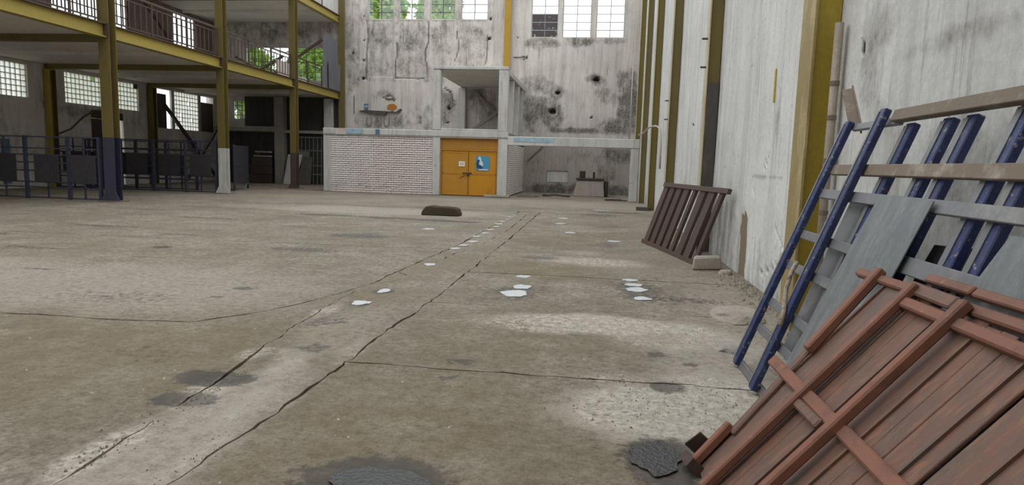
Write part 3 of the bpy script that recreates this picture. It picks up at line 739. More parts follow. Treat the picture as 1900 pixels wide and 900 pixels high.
MB().bar((-6.95, YW - .36, 3.3), (-5.0, YW - .36, 4.75), .16, .14, (0, 1, 0)).build('porch_brace', 'raw_concrete', blk)
MB().box(-7.1, -4.45, YF + .02, YF + .12, Z0, Z0 + .1).build('porch_sill', 'frame_concrete', blk, .02)

# ochre double door
d = empty('door_1', (-5.77, YF + .2, 0), 'ochre yellow double steel door in the low block', 'door', None, 'structure')
MB().box(-7.1, -7.04, YF + .12, YF + .24, 0, 2.62).box(-4.48, -4.42, YF + .12, YF + .24, 0, 2.62).box(-7.04, -4.48, YF + .12, YF + .24, 2.57, 2.62).build('door_frame', 'door_yellow', d)
MB().box(-7.04, -4.48, YF + .17, YF + .2, 2.14, 2.57).build('transom_panel', 'door_yellow', d)
MB().box(-7.04, -4.48, YF + .12, YF + .2, 2.06, 2.13).build('transom_bar', 'door_yellow', d)
for x0, x1 in ((-7.03, -5.79), (-5.77, -4.49)):
    lf = MB().box(x0, x1, YF + .16, YF + .2, .03, 2.05).build('door_leaf', 'door_yellow', d)
    for z in (.06, 1.02, 1.98): MB().box(x0 + .02, x1 - .02, YF + .145, YF + .162, z - .025, z + .025).build('rail', 'door_yellow', lf)
    for x in (x0 + .03, x1 - .03): MB().box(x - .028, x + .028, YF + .145, YF + .162, .09, 1.95).build('stile', 'door_yellow', lf)
MB().box(-6.05, -5.62, YF + .1, YF + .14, 1.03, 1.07).box(-5.86, -5.74, YF + .08, YF + .14, .93, 1.05).build('bolt_lock', 'rust_dark', d)
MB().tube([(-6.2, YF + .13, .8), (-5.95, YF + .13, .95)], .012, 5).build('chain', 'rust_dark', d)
n_ = empty('paper_notice', (-6.1, YF + .155, 1.35), 'small white paper notice taped to the left door leaf', 'notice')
MB().box(-6.24, -5.95, YF + .135, YF + .144, 1.35, 1.58).build('sheet', 'paper', n_)
for k in range(3): MB().box(-6.19, -6.0 - .03 * (k % 2), YF + .132, YF + .135, 1.42 + k * .04, 1.432 + k * .04).build('text_line', 'ink', n_)
n_ = empty('poster', (-5.13, YF + .155, 1.17), 'torn blue and white poster on the right door leaf', 'poster')
MB().prism([(-5.43, 1.2), (-5.0, 1.16), (-4.83, 1.2), (-4.8, 1.45), (-4.82, 1.84), (-5.1, 1.85), (-5.46, 1.82), (-5.44, 1.5)], 'y', YF + .135, YF + .144).build('sheet', 'poster_blue', n_)
MB().prism([(-5.42, 1.35), (-5.3, 1.3), (-5.12, 1.38), (-5.1, 1.52), (-5.18, 1.62), (-5.22, 1.8), (-5.3, 1.82), (-5.38, 1.6)], 'y', YF + .131, YF + .135).build('white_print', 'poster_white', n_)
MB().prism([(-5.4, 1.3), (-5.2, 1.25), (-5.1, 1.34), (-5.2, 1.42), (-5.3, 1.46), (-5.26, 1.66), (-5.36, 1.7), (-5.42, 1.5)], 'y', YF + .127, YF + .131).build('navy_print', 'poster_navy', n_)
MB().box(-5.3, -4.86, YF + .131, YF + .135, 1.2, 1.25).build('white_print', 'poster_white', n_)
MB().box(-4.95, -3.8, YF - .45, YF - .04, 0.004, .1).build('doorstep', 'raw_concrete', None, .02, (-4.4, YF - .25, 0))
tag(bpy.data.objects['doorstep'], 'low concrete step before the right door pier', 'step')

# niche back skin with sunk rectangle, trough, debris
def nfn(x, z):
    dirt = blob([(1.2, 2.2, .9, .5, .8), (-.5, 2.0, 1.5, .35, .4), (0, .25, 2.5, .35, .9), (-2.5, .2, 1.5, .35, .9), (-3.2, 1.5, .5, .6, .4), (.6, 1.2, .6, .7, .5)], x, z)
    return .01 * fb(x, z, 3, 1, 3), dirt, 0, 0
us = axis_vals(-4.0, 1.9, [-2.68, -1.48], .12); vs = axis_vals(0, 2.78, [.58, 1.23], .12)
ns = grid_wall('wall_niche', us, vs, lambda u, v, d: (u, YW - .16 + d, v), [(-2.68, -1.48, .58, 1.23)], nfn, 'niche', 'stained plaster wall at the back of the niche', .1)
MB().box(-2.66, -1.5, YW - .1, YW - .07, .6, 1.21).build('sunk_panel', 'frame_concrete').parent = ns
t = empty('concrete_trough', (-.28, 33.3, 0), 'tapered concrete wash trough standing in the niche', 'trough')
MB().add([(-1.08, 32.6, 0), (.5, 32.6, 0), (.5, 34.2, 0), (-1.08, 34.2, 0), (-.9, 32.75, .82), (.42, 32.75, .82), (.42, 34.2, .82), (-.9, 34.2, .82)], [(0, 3, 2, 1), (4, 5, 6, 7), (0, 1, 5, 4), (1, 2, 6, 5), (2, 3, 7, 6), (3, 0, 4, 7)]).build('basin', 'stone', t, .03)
MB().box(-.95, .47, 32.68, 34.2, .82, .92).build('rim', 'dark_stone', t, .02)
MB().box(.47, .68, 32.9, 34.2, 0, .8).build('side_block', 'dark_stone', t, .03)
MB().box(-.8, -.5, 33.6, 33.9, .92, 1.28).build('tap_post', 'dark_stone', t, .03)
MB().box(-.12, .0, 33.6, 33.8, .92, 1.25).build('tap_post', 'dark_stone', t, .03)
m = MB().tube([(-2.5, 31.5, .05), (-2.2, 31.2, .07), (-1.9, 31.4, .1), (-1.5, 31.6, .05), (-1.2, 31.4, .05)], .045, 8)
tag(m.build('hose', 'black_wrap', loc=(-1.9, 31.4, 0), smooth=True), 'black hose lying on the floor left of the trough', 'hose')
m = MB().bar((-3.75, YW - .22, 1.75), (-2.95, YW - .22, 2.55), .08, .06, (0, 1, 0))
tag(m.build('timber_strut', 'brown_steel', loc=(-3.4, YW - .22, 1.75)), 'short dark strut leaning up under the niche lintel', 'strut')
m = MB().tube([(-3.1, 30.2, .035), (-2.6, 30.5, .035)], .03, 6).bar((-3.6, 30.0, .04), (-2.8, 30.1, .04), .1, .05)
tag(m.build('scrap_timber', 'brown_steel', loc=(-3.1, 30.1, 0)), 'brown scrap wood on the floor beside the brick pier', 'scrap')
m = MB().bar((.5, 29.4, .04), (1.2, 29.8, .04), .12, .06).bar((.9, 29.3, .035), (1.45, 29.35, .035), .08, .05)
tag(m.build('scrap_timber', 'black_wrap', loc=(1.0, 29.5, 0)), 'dark scrap wood at the foot of the niche pier', 'scrap')

# ================================================================== LEFT WALL, MEZZANINE
LH = [(18.0, 23.25, 3.56, 4.85), (25.05, 29.5, 3.56, 4.85), (30.85, 35.75, 2.85, 4.85), (26.4, 28.4, 0, 3.35), (24.6, 29.1, 6.1, 9.0), (32.35, 34.4, 6.1, 9.0), (17.5, 22.5, 6.1, 9.0)]
def lfn(y, z):
    dirt = blob([(21, 1.5, 3, 1.5, .5), (26, 3.2, 2, .4, .6), (29.5, 2.5, .8, 1.5, .4), (33, 1.5, 2.5, 1.0, .5), (24.3, 3.6, .6, .5, .6)], y, z)
    return .01 * fb(y, z, 1, .8, 3), dirt, 0, 0
uy = axis_vals(8.0, YW + .28, [v for h in LH for v in h[:2]], .35); vz = axis_vals(0, 5.1, [v for h in LH for v in h[2:] if v < 5.1], .3)
grid_wall('wall_left', uy, vz, lambda u, v, d: (XL - d, u, v), LH, lfn, 'wall_left', 'dull grey plaster wall under the mezzanine on the left', .25)
vz = axis_vals(5.1, ZTOP, [6.1, 9.0], .35)
grid_wall('wall_left_upper', uy, vz, lambda u, v, d: (XL - d, u, v), LH, lfn, 'wall_upper', 'brown stained wall behind the mezzanine railing', .25)

gb = MB().add([(-.05, -.5, -.5), (-.05, .5, -.5), (-.05, .5, .5), (-.05, -.5, .5), (.03, -.5, -.5), (.03, .5, -.5), (.03, .5, .5), (.03, -.5, .5), (.05, -.42, -.42), (.05, .42, -.42), (.05, .42, .42), (.05, -.42, .42)], [(0, 1, 5, 4), (1, 2, 6, 5), (2, 3, 7, 6), (3, 0, 4, 7), (4, 5, 9, 8), (5, 6, 10, 9), (6, 7, 11, 10), (7, 4, 8, 11), (8, 9, 10, 11)]).build('glass_block', 'glass_block'); gb_me = gb.data; bpy.data.objects.remove(gb)
def block_window(n, y0, y1, z0, z1, cols, rows, label, missing=(), x=XL - .12):
    w = empty('window_%d' % n, (x, (y0 + y1) / 2, z0), label, 'window', None, 'structure')
    dy, dz = (y1 - y0) / cols, (z1 - z0) / rows
    mo = MB()
    for i in range(cols + 1): mo.box(x - .03, x + .03, max(y0, y0 + i * dy - .014), min(y1, y0 + i * dy + .014), z0, z1)
    for j in range(rows + 1): mo.box(x - .025, x + .025, y0, y1, max(z0, z0 + j * dz - .014), min(z1, z0 + j * dz + .014))
    mo.build('mortar_grid', 'block_mortar', w)
    for i in range(cols):
        for j in range(rows):
            if (i, j) in missing: continue
            inst('glass_block', gb_me, (x, y0 + (i + .5) * dy, z0 + (j + .5) * dz), w, None, (.8, dy - .028, dz - .028))
    return w
block_window(wn, 18.0, 23.25, 3.56, 4.85, 24, 6, 'glass block window at the left edge of the photo'); wn += 1
w2 = block_window(wn, 25.05, 29.5, 3.56, 4.85, 20, 6, 'long glass block window behind the blue footed column', {(19, 5), (7, 5)}); wn += 1
MB().box(XL - .1, XL - .04, 29.28, 29.48, 4.64, 4.84).build('patch_board', 'board_dark', w2)
w3 = block_window(wn, 32.3, 34.4, 2.85, 4.85, 9, 9, 'tall broken glass block window between dark boards', {(5, 6), (2, 3), (6, 2), (2, 2)}); wn += 1
MB().box(XL - .16, XL - .05, 32.05, 32.3, 2.85, 4.85).build('window_post', 'frame_concrete', w3)
for y0, y1, z0, z1 in ((30.85, 31.62, 2.85, 4.6), (34.65, 35.75, 2.85, 4.5)):
    MB().box(XL - .1, XL - .05, y0, y1, z0, z1).build('dark_board', 'board_dark', w3)
MB().box(XL - .16, XL - .05, 34.4, 34.62, 2.85, 4.85).build('window_post', 'raw_concrete', w3)
m = MB().bar((XL + .14, 31.2, 4.05), (XL + .6, 35.2, .06), .14, .14)
tag(m.build('timber_prop', 'board_dark', loc=(XL + .4, 33, 0)), 'long dark diagonal timber before the broken block window', 'timber')
m = MB().bar((XL + .85, 35.1, 3.4), (XL + .95, 31.6, .06), .12, .12)
tag(m.build('timber_prop', 'board_dark', loc=(XL + .9, 33.4, 0)), 'shorter dark timber crossing the long diagonal one', 'timber')
for (y0, y1), lab in (((17.5, 22.5), 'upper mezzanine window at the left edge of the photo'), ((24.6, 29.1), 'bright barred upper window behind the mezzanine railing near the blue footed column'), ((32.35, 34.4), 'bright barred upper window behind the mezzanine railing near the white footed column')):
    x = XL - .12
    w = empty('window_%d' % wn, (x, (y0 + y1) / 2, 6.1), lab, 'window', None, 'structure'); wn += 1
    n = int(round((y1 - y0) / .42))
    MB().box(x - .04, x + .04, y0, y1, 6.1, 6.18).box(x - .04, x + .04, y0, y1, 8.92, 9.0).box(x - .04, x + .04, y0, y0 + .06, 6.18, 8.92).box(x - .04, x + .04, y1 - .06, y1, 6.18, 8.92).build('window_frame', 'rail_brown', w)
    for i in range(1, n):
        y = y0 + (y1 - y0) * i / n; MB().box(x - .02, x + .02, y - .025, y + .025, 6.18, 8.92).build('glazing_bar', 'rail_brown', w)
    for z in (6.75, 7.3, 7.85, 8.4): MB().box(x - .018, x + .018, y0 + .06, y1 - .06, z - .02, z + .02).build('glazing_bar', 'rail_brown', w)
    for i in range(n):
        a, b = y0 + (y1 - y0) * i / n + .03, y0 + (y1 - y0) * (i + 1) / n - .03
        MB().box(x - .008, x - .002, a, b, 6.18, 8.92).build('pane', 'glass', w)
o = MB().box(XL - .02, XL + .03, 21.9, 22.25, .2, 1.9).build('blue_smear', 'mural_blue'); o.parent = bpy.data.objects['wall_left']
# dark doorway in the left wall
d = empty('door_2', (XL - .1, 27.4, 0), 'dark steel door in the left wall under the block window', 'door', None, 'structure')
MB().box(XL - .16, XL - .08, 26.4, 27.38, 0, 3.0).build('door_leaf', 'door_dark', d)
MB().box(XL - .16, XL - .08, 27.42, 28.22, 0, 3.0).build('door_leaf', 'door_dark', d)
MB().box(XL - .16, XL - .02, 26.4, 28.4, 3.02, 3.35).build('door_header', 'board_dark', d)
m = MB().tube([(XL + .06, 24.5, 2.2), (XL + .06, 25.2, 2.45), (XL + .06, 25.9, 3.0), (XL + .06, 26.6, 3.35), (XL + .06, 27.3, 3.4)], .03, 6)
tag(m.build('cable', 'black_wrap', loc=(XL + .06, 25.9, 2.2), smooth=True), 'dark cable looping along the left wall under the long block window', 'cable')

# mezzanine and upper slab
YA = 9.0
mz = empty('floor_mezzanine', (-18.5, 22, 4.9), 'mezzanine deck with yellow steel edge beam along the left side', 'mezzanine', None, 'structure')
MB().box(XL + .02, XC - .14, YA, YW - .04, 5.0, 5.3).build('deck', 'soffit', mz)
up = empty('ceiling_upper', (-18.5, 22, 9.1), 'upper concrete deck with yellow edge beam over the mezzanine', 'ceiling', None, 'structure')
MB().box(XL + .02, XC - .14, YA, YW - .04, 9.2, 9.5).build('deck', 'soffit', up)
HY = [18.1, 24.1, 30.2]
segs = [(YA, 17.95), (18.27, 23.97), (24.25, 30.05), (30.37, 35.6)]
for r, z0, z1 in ((mz, ZM, 5.3), (up, ZU, 9.5)):
    for a, b in segs:
        e = MB().box(XC - .012, XC + .012, a, b, z0 + .03, z1 - .03).build('edge_beam', 'beam_yellow', r)
        MB().box(XC - .13, XC + .13, a, b, z0, z0 + .03).build('flange', 'beam_yellow', e)
        MB().box(XC - .13, XC + .13, a, b, z1 - .03, z1).build('flange', 'rail_brown', e)
    zz = z0 + .11 - (z0 - ZM if z0 < 6 else 0)
    zs = 5.0 if z0 < 6 else 9.2
    for y in HY + [YA + .2]:
        MB().box(XL + .06, XC - .2, y - .1, y + .1, zs - .2, zs).build('cross_beam', 'olive', r)
    for y in (12, 15, 21.1, 27.1, 33.1):
        MB().box(XL + .06, XC - .2, y - .08, y + .08, zs - .12, zs).build('cross_beam', 'soffit', r)
# stubs of wall above the upper deck
MB().box(XC - .1, XC + .02, 31.6, 35.5, 9.55, 10.7).build('parapet_panel', 'frame_concrete', up)
MB().bar((XC - .05, 31.4, 10.9), (XC - .05, 35.5, 10.9), .12, .2).build('parapet_rail', 'black_wrap', up)
MB().box(XC - .08, XC + .04, 33.4, 33.52, 9.5, 10.8).build('parapet_post', 'black_wrap', up)

# hall columns: H-sections with flanges across the hall
cl = ['olive steel column with navy blue lower part on the left', 'olive steel column with whitewashed lower part on the left', 'olive steel column with rusty dark lower part nearest the brick block']
foot = ['fence_blue', 'frame_concrete', 'rust_dark']; fz = [1.95, 1.8, 1.75]
for k, y in enumerate(HY):
    c = empty('hall_column', (XC, y, 0), cl[k], 'column', 'steel columns carrying the mezzanine')
    w = .18 if k == 0 else .155
    for z0, z1, mt in ((.03, fz[k], foot[k]), (fz[k], ZTOP, 'olive')):
        pre = 'foot_' if z0 < 1 else ''
        MB().box(XC - w, XC + w, y - .15, y - .13, z0, z1).build(pre + 'flange', mt, c)
        MB().box(XC - w, XC + w, y + .13, y + .15, z0, z1).build(pre + 'flange', mt, c)
        MB().box(XC - .012, XC + .012, y - .13, y + .13, z0, z1).build(pre + 'web', mt if z0 < 1 else 'rail_brown', c)  # upper web dark brown: shade of the recess between flanges put in colour
    MB().box(XC - .3, XC + .3, y - .28, y + .28, .004, .03).build('base_plate', 'brown_steel', c)
    MB().prism([(XC - w, .03), (XC - w - .14, .03), (XC - w, .3)], 'y', y - .15, y - .13).prism([(XC + w, .03), (XC + w + .14, .03), (XC + w, .3)], 'y', y - .15, y - .13).build('gusset', foot[k], c)
    MB().box(XC - .1, XC + .2, y - .17, y - .15, ZM, 5.3).build('splice_plate', 'rail_brown', c)
# columns on the left wall
for k, y in enumerate(HY[1:]):
    c = empty('wall_column', (XL + .15, y, 0), ['yellow steel column on the left wall behind the first fence', 'olive steel column on the left wall beside the broken block window'][k], 'column', 'steel columns on the left wall')
    MB().box(XL + .03, XL + .33, y - .15, y - .13, 0, 4.78).build('flange', ['beam_yellow', 'olive'][k], c)
    MB().box(XL + .16, XL + .19, y - .13, y + .13, 0, 4.78).build('web', 'olive', c)
    MB().box(XL + .03, XL + .33, y + .13, y + .15, 0, 4.78).build('flange', 'olive', c)

# railings of the mezzanine
rls = ['rusty mezzanine railing at the left edge of the photo', 'rusty mezzanine railing between the blue footed and white footed columns', 'rusty mezzanine railing between the white footed and rusty footed columns', 'plain rusty railing at the far end of the mezzanine']
bal = MB().box(-.014, .014, -.014, .014, -.5, .5).build('baluster', 'rail_brown'); bal_me = bal.data; bpy.data.objects.remove(bal)
for k, (a, b) in enumerate(((13.0, 17.9), (18.32, 23.9), (24.3, 30.0), (30.42, 33.6))):
    r = empty('railing', (XC - .05, (a + b) / 2, 5.3), rls[k], 'railing', 'railings along the mezzanine edge')
    x = XC - .05
    MB().box(x - .03, x + .03, a, b, 6.37, 6.43).build('top_rail', 'rail_brown', r)
    MB().box(x - .02, x + .02, a, b, 5.4, 5.44).build('bottom_rail', 'rail_brown', r)
    MB().box(x - .02, x + .02, a, b, 6.22, 6.255).build('mid_rail', 'rail_brown', r)
    if k == 3:
        for y in (a + .05, 31.85, b - .05): MB().box(x - .03, x + .03, y - .03, y + .03, 5.3, 6.37).build('post', 'rail_brown', r)
        continue
    n = int((b - a) / .26)
    for i in range(n + 1):
        y = a + .02 + (b - a - .04) * i / n
        if i % 7 == 0: MB().box(x - .028, x + .028, y - .028, y + .028, 5.3, 6.37).build('post', 'rail_brown', r)
        else: inst('baluster', bal_me, (x, y, 5.83), r, None, (1, 1, .78))
# corrugated sheets at the far end
def corr(name, x, y0, y1, z0, z1, lean, label):
    m = MB(); n = int((y1 - y0) / .03); vs = []
    for i in range(n + 1):
        y = y0 + (y1 - y0) * i / n; dx = .035 * math.sin(i * 2 * math.pi / 7)
        vs += [(x + dx, y, z0), (x + dx + lean, y, z1), (x + dx - .004, y, z0), (x + dx - .004 + lean, y, z1)]
    fs = []
    for i in range(n):
        q = i * 4; fs += [(q, q + 4, q + 5, q + 1), (q + 2, q + 3, q + 7, q + 6), (q + 1, q + 5, q + 7, q + 3), (q, q + 2, q + 6, q + 4)]
    fs += [(0, 1, 3, 2), (n * 4, n * 4 + 2, n * 4 + 3, n * 4 + 1)]
    o = m.add(vs, fs).build(name, 'corrugated', loc=(x, (y0 + y1) / 2, z0)); return tag(o, label, 'metal sheet')
corr('corrugated_sheet', XC + .06, 33.7, 35.45, 5.32, 8.1, -.05, 'tall grey corrugated sheet standing at the far end of the mezzanine')
corr('corrugated_sheet', XC + .17, 33.95, 35.55, 5.31, 6.75, 0, 'low grey corrugated sheet before the taller one')
# clutter on the mezzanine
m = MB().bar((-19.1, 34.6, 5.36), (-15.3, 34.9, 8.05), .16, .12); tag(m.build('steel_brace', 'rust', loc=(-17.2, 34.7, 5.3)), 'red brown diagonal brace before the green mezzanine opening', 'brace')
m = MB().bar((-19.8, 33.8, 6.9), (-16.9, 33.9, 5.36), .14, .1).bar((-19.7, 33.7, 5.36), (-17.0, 33.7, 6.95), .14, .1)
tag(m.build('stair_stringer', 'rail_brown', loc=(-18.4, 33.8, 5.3)), 'crossed brown timbers behind the railing at the far bay', 'timber')
m = MB().add([(-15.9, 31.0, 5.31), (-15.85, 32.4, 5.31), (-16.0, 32.45, 6.35), (-16.1, 31.1, 6.4), (-15.86, 31.0, 5.31), (-15.81, 32.4, 5.31), (-15.96, 32.45, 6.35), (-16.06, 31.1, 6.4)], [(0, 3, 2, 1), (4, 5, 6, 7), (0, 1, 5, 4), (1, 2, 6, 5), (2, 3, 7, 6), (3, 0, 4, 7)])
tag(m.build('plywood_board', 'mural_pink', loc=(-15.9, 31.7, 5.31)), 'pale pink board leaning behind the far railing', 'board')
m = MB().prism([(-15.85, 5.31), (-15.45, 5.31), (-15.4, 5.75), (-15.9, 5.75)], 'y', 32.8, 33.25)
tag(m.build('white_sack', 'frame_concrete', None, .08, (-15.65, 33, 5.31)), 'small white sack on the mezzanine beside the corrugated sheets', 'sack')
m = MB().box(-17.1, -17.02, 35.4, 35.48, 5.3, 9.2)
tag(m.build('thin_post', 'corrugated', loc=(-17.06, 35.44, 5.3)), 'thin grey post before the barred mezzanine opening', 'post')
m = MB().bar((XL + .45, 29.5, 8.8), (XL + .5, 32.2, 6.6), .12, .1)
tag(m.build('hanging_timber', 'rail_brown', loc=(XL + .45, 30.8, 6.6)), 'brown timber slanting down between the two upper windows', 'timber')

# ================================================================== FENCES UNDER THE MEZZANINE
def fence(y, posts, h, label, sheets):
    f = empty('fence', ((posts[0] + posts[-1]) / 2, y, 0), label, 'fence', 'blue steel stall fences')
    for x in posts: MB().box(x - .045, x + .045, y - .045, y + .045, .01, h).build('post', 'fence_blue', f)
    a, b = posts[0], posts[-1]
    for z in (h - .03, h - .38, h - .58, h - .82, h - 1.07, h - 1.42, h - 1.58, .05):
        MB().box(a, b, y - .02, y + .02, z - .02, z + .02).build('rail', 'fence_blue', f)
    for p0, p1 in zip(posts, posts[1:]):
        x = (p0 + p1) / 2
        MB().box(x - .022, x + .022, y - .02, y + .02, h - .58, h - .04).build('upright', 'fence_blue', f)
        MB().box(x - .022, x + .022, y - .02, y + .02, .05, h - 1.42).build('upright', 'fence_blue', f)
        s = sheets
        MB().box(x - s, x + s, y - .045, y - .024, h - 1.42, h - .6).build('sheet', 'sheet_blue', f)
fence(18.0, [-21.97, -20.5, -19.04, -17.57, -16.1, -15.05], 1.95, 'blue stall fence left of the blue footed column', .42)
fence(24.05, [-22.0, -20.55, -19.15, -17.72, -16.32, -15.0], 2.08, 'blue stall fence between the left wall and the white footed column', .46)
fence(25.5, [-22.0, -20.9, -19.6, -18.2, -16.8], 2.05, 'second blue stall fence standing just behind the one at the white footed column', .3)
g_ = empty('blue_gate', (-15.8, 27.0, 0), 'open blue sheet gate behind the white footed column', 'gate')
P0, P1 = Vector((-15.35, 25.9, 0)), Vector((-16.15, 28.4, 0))
for p in (P0, P1): MB().bar(p + Vector((0, 0, .02)), p + Vector((0, 0, 2.0)), .06, .06, (1, 0, 0)).build('post', 'fence_blue', g_)
for z in (.35, 1.1, 1.95): MB().bar(P0 + Vector((0, 0, z)), P1 + Vector((0, 0, z)), .05, .05).build('rail', 'fence_blue', g_)
MB().bar(P0.lerp(P1, .02) + Vector((0, 0, 1.15)), P0.lerp(P1, .98) + Vector((0, 0, 1.15)), .02, 1.55).build('sheet', 'sheet_blue', g_)
MB().bar((-16.15, 28.4, .3), (-15.9, 27.6, .02), .04, .04).build('stay', 'grey_metal', g_)

# ================================================================== DARK CORNER UNDER THE MEZZANINE
dk = empty('wall_corner', (-18.5, YW - .2, 0), 'corner wall with shade-dark panels and lintel under the far end of the mezzanine', 'wall', None, 'structure')
MB().box(-21.9, -18.5, YW - .14, YW - .06, 0, 2.95).build('shade_panel', 'dark_wall', dk)  # these panels colour in the gloom of the recess and openings
MB().box(-17.9, -14.7, YW - .14, YW - .06, 0, 4.98).build('shade_panel', 'dark_wall', dk)
MB().box(-20.52, -18.5, YW - .1, YW - .04, 3.3, 4.98).build('shade_panel', 'dark_wall', dk)
MB().box(-22.2, -18.5, YW - .5, YW - .14, 2.98, 3.2).build('lintel', 'raw_concrete', dk)
MB().box(-17.9, -15.3, YW - .5, YW - .14, 2.92, 3.08).build('lintel', 'raw_concrete', dk)
MB().box(-18.48, -17.92, YW - .55, YW - .1, 0, 4.98).build('pier', 'raw_concrete', dk)
MB().box(-15.5, -15.05, YW - .5, YW - .14, 3.1, 4.9).build('pale_panel', 'frame_concrete', dk)
bar_window(wn, -21.35, -20.55, 3.65, 4.78, 3, .28, 'small bright barred window in the dark corner under the mezzanine', y=YW + .12, mat='black_wrap'); wn += 1
for k, (z0, z1) in enumerate(((.02, .5), (.52, 1.0), (1.02, 1.45), (1.5, 1.6), (1.75, 1.85))):
    m = MB().box(-19.9 + .1 * k, -18.6, YW - .9, YW - .6, z0, z1)
    tag(m.build('stacked_board', 'board_dark' if k < 3 else 'raw_concrete', None, .01, (-19.2, YW - .75, z0)), ['lowest dark crate of the stack beside the corner pier', 'second dark crate of the stack beside the corner pier', 'third dark crate of the stack beside the corner pier', 'pale plank lying on the stack beside the corner pier', 'topmost pale plank of the stack beside the corner pier'][k], 'crate' if k < 3 else 'plank', 'stack beside the corner pier')
# planks 3 and 4 rest on small blocks
tag(MB().box(-19.4, -19.2, YW - .85, YW - .65, 1.455, 1.495).build('packing_block', 'board_dark', loc=(-19.3, YW - .75, 1.455)), 'small packing block under the lower pale plank', 'block')
tag(MB().box(-19.4, -19.2, YW - .85, YW - .65, 1.605, 1.745).build('packing_block', 'board_dark', loc=(-19.3, YW - .75, 1.605)), 'small packing block under the topmost pale plank', 'block')
gr = empty('grille_gate', (-16.6, YW - .7, 0), 'grey bar grille leaning in the dark corner beside the brick block', 'grille')
for i in range(8):
    x = -17.3 + i * .24; MB().bar((x, YW - .62, .02), (x, YW - .56, 2.72), .03, .03, (0, 1, 0)).build('bar', 'grey_metal', gr)
for z in (.6, 1.1, 1.95, 2.7): MB().box(-17.35, -15.55, YW - .63, YW - .58, z - .025, z + .025).build('rail', 'grey_metal', gr)
MB().box(-17.3, -16.35, YW - .66, YW - .64, 1.15, 1.9).build('sheet', 'grey_sheet', gr)
m = MB().add([(-17.75, YW - 1.0, .01), (-17.0, YW - 1.0, .01), (-16.7, YW - .75, 1.7), (-17.55, YW - .75, 1.7), (-17.75, YW - .96, .01), (-17.0, YW - .96, .01), (-16.7, YW - .71, 1.7), (-17.55, YW - .71, 1.7)], [(0, 3, 2, 1), (4, 5, 6, 7), (0, 1, 5, 4), (1, 2, 6, 5), (2, 3, 7, 6), (3, 0, 4, 7)])
tag(m.build('white_board', 'frame_concrete', loc=(-17.3, YW - 1, 0)), 'whitish board leaning on the grille in the dark corner', 'board')
m = MB().add([(-16.9, YW - 1.25, .01), (-16.0, YW - 1.25, .01), (-16.1, YW - .72, 1.6), (-16.6, YW - .72, 1.6), (-16.9, YW - 1.2, .01), (-16.0, YW - 1.2, .01), (-16.1, YW - .67, 1.6), (-16.6, YW - .67, 1.6)], [(0, 3, 2, 1), (4, 5, 6, 7), (0, 1, 5, 4), (1, 2, 6, 5), (2, 3, 7, 6), (3, 0, 4, 7)])
tag(m.build('black_board', 'black_wrap', loc=(-16.4, YW - 1.2, 0)), 'black tarpaulin board leaning before the grey grille', 'board')

# wall behind the camera closes the hall
MB().box(-22.4, XW + .3, -3.3, -3.0, 0, ZTOP).build('wall_front', 'wall_back')
tag(bpy.data.objects['wall_front'], 'whitewashed end wall behind the camera', 'wall', kind='structure')

# ================================================================== BROWN SLATTED FRAME
A, B = Vector((1.05, 13.25, .03)), Vector((1.64, 10.37, .03)); C_, D_ = Vector((1.41, 13.15, 1.19)), Vector((2.0, 10.27, 1.19))
r = empty('slatted_frame', (1.3, 11.8, 0), 'dark brown steel slatted frame leaning on the right wall', 'frame')
nrm = (B - A).cross(C_ - A).normalized()
MB().bar(A - (B - A) * .03, B + (B - A) * .03, .07, .06, nrm).build('bottom_rail', 'rail_brown', r)
MB().bar(C_ - (B - A) * .02, D_ + (B - A) * .06, .08, .06, nrm).build('top_rail', 'rail_brown', r)
for i in range(8):
    t = .03 + .94 * i / 7
    p, q = A.lerp(B, t), C_.lerp(D_, t)
    w = .24 if i not in (4, 7) else .12
    o = MB().bar(p + nrm * .0, q, w, .012, nrm).build('slat', 'rust_dark', r)
    e = (B - A).normalized() * (w / 2)
    MB().bar(p + e - nrm * .02, q + e - nrm * .02, .02, .05, nrm).build('slat_lip', 'rail_brown', o)
blk_ = MB().add([(1.5, 9.8, 0), (1.98, 9.95, 0), (2.0, 10.2, 0), (1.55, 10.1, 0), (1.53, 9.86, .19), (1.95, 9.98, .21), (1.97, 10.16, .2), (1.57, 10.06, .2)], [(0, 3, 2, 1), (4, 5, 6, 7), (0, 1, 5, 4), (1, 2, 6, 5), (2, 3, 7, 6), (3, 0, 4, 7)])
tag(blk_.build('concrete_block', 'stone', None, .025, (1.75, 10, 0)), 'broken grey concrete block holding the foot of the slatted frame', 'block')

def lump(name, cx, cy, rx, ry, h, mat, label, cat, seed=0, z0=-.01):
    bm = bmesh.new(); bmesh.ops.create_icosphere(bm, subdivisions=3, radius=1)
    for v in bm.verts:
        k = 1 + .25 * fb(v.co.x + seed, v.co.y, v.co.z, 1.3, 3)
        z = max(-.2, min(v.co.z * k, .62)); v.co = Vector((v.co.x * k * rx, v.co.y * k * ry, (z + .2) / .82 * h))
    me = bpy.data.meshes.new(name); bm.to_mesh(me); bm.free(); me.materials.append(M[mat])
    o = bpy.data.objects.new(name, me); col.objects.link(o); o.location = (cx, cy, z0)
    return tag(o, label, cat)
lump('flat_stone', 1.52, 6.75, .26, .34, .075, 'stone', 'flat pale slab of rubble on the floor left of the blue rack', 'stone', 1)
lump('flat_stone', 1.2, 5.5, .13, .16, .05, 'raw_concrete', 'small flat grey stone at the foot of the blue rack', 'stone', 4)
lump('flat_stone', 1.95, 9.6, .09, .1, .07, 'stone', 'little white stone beside the concrete block', 'stone', 6)
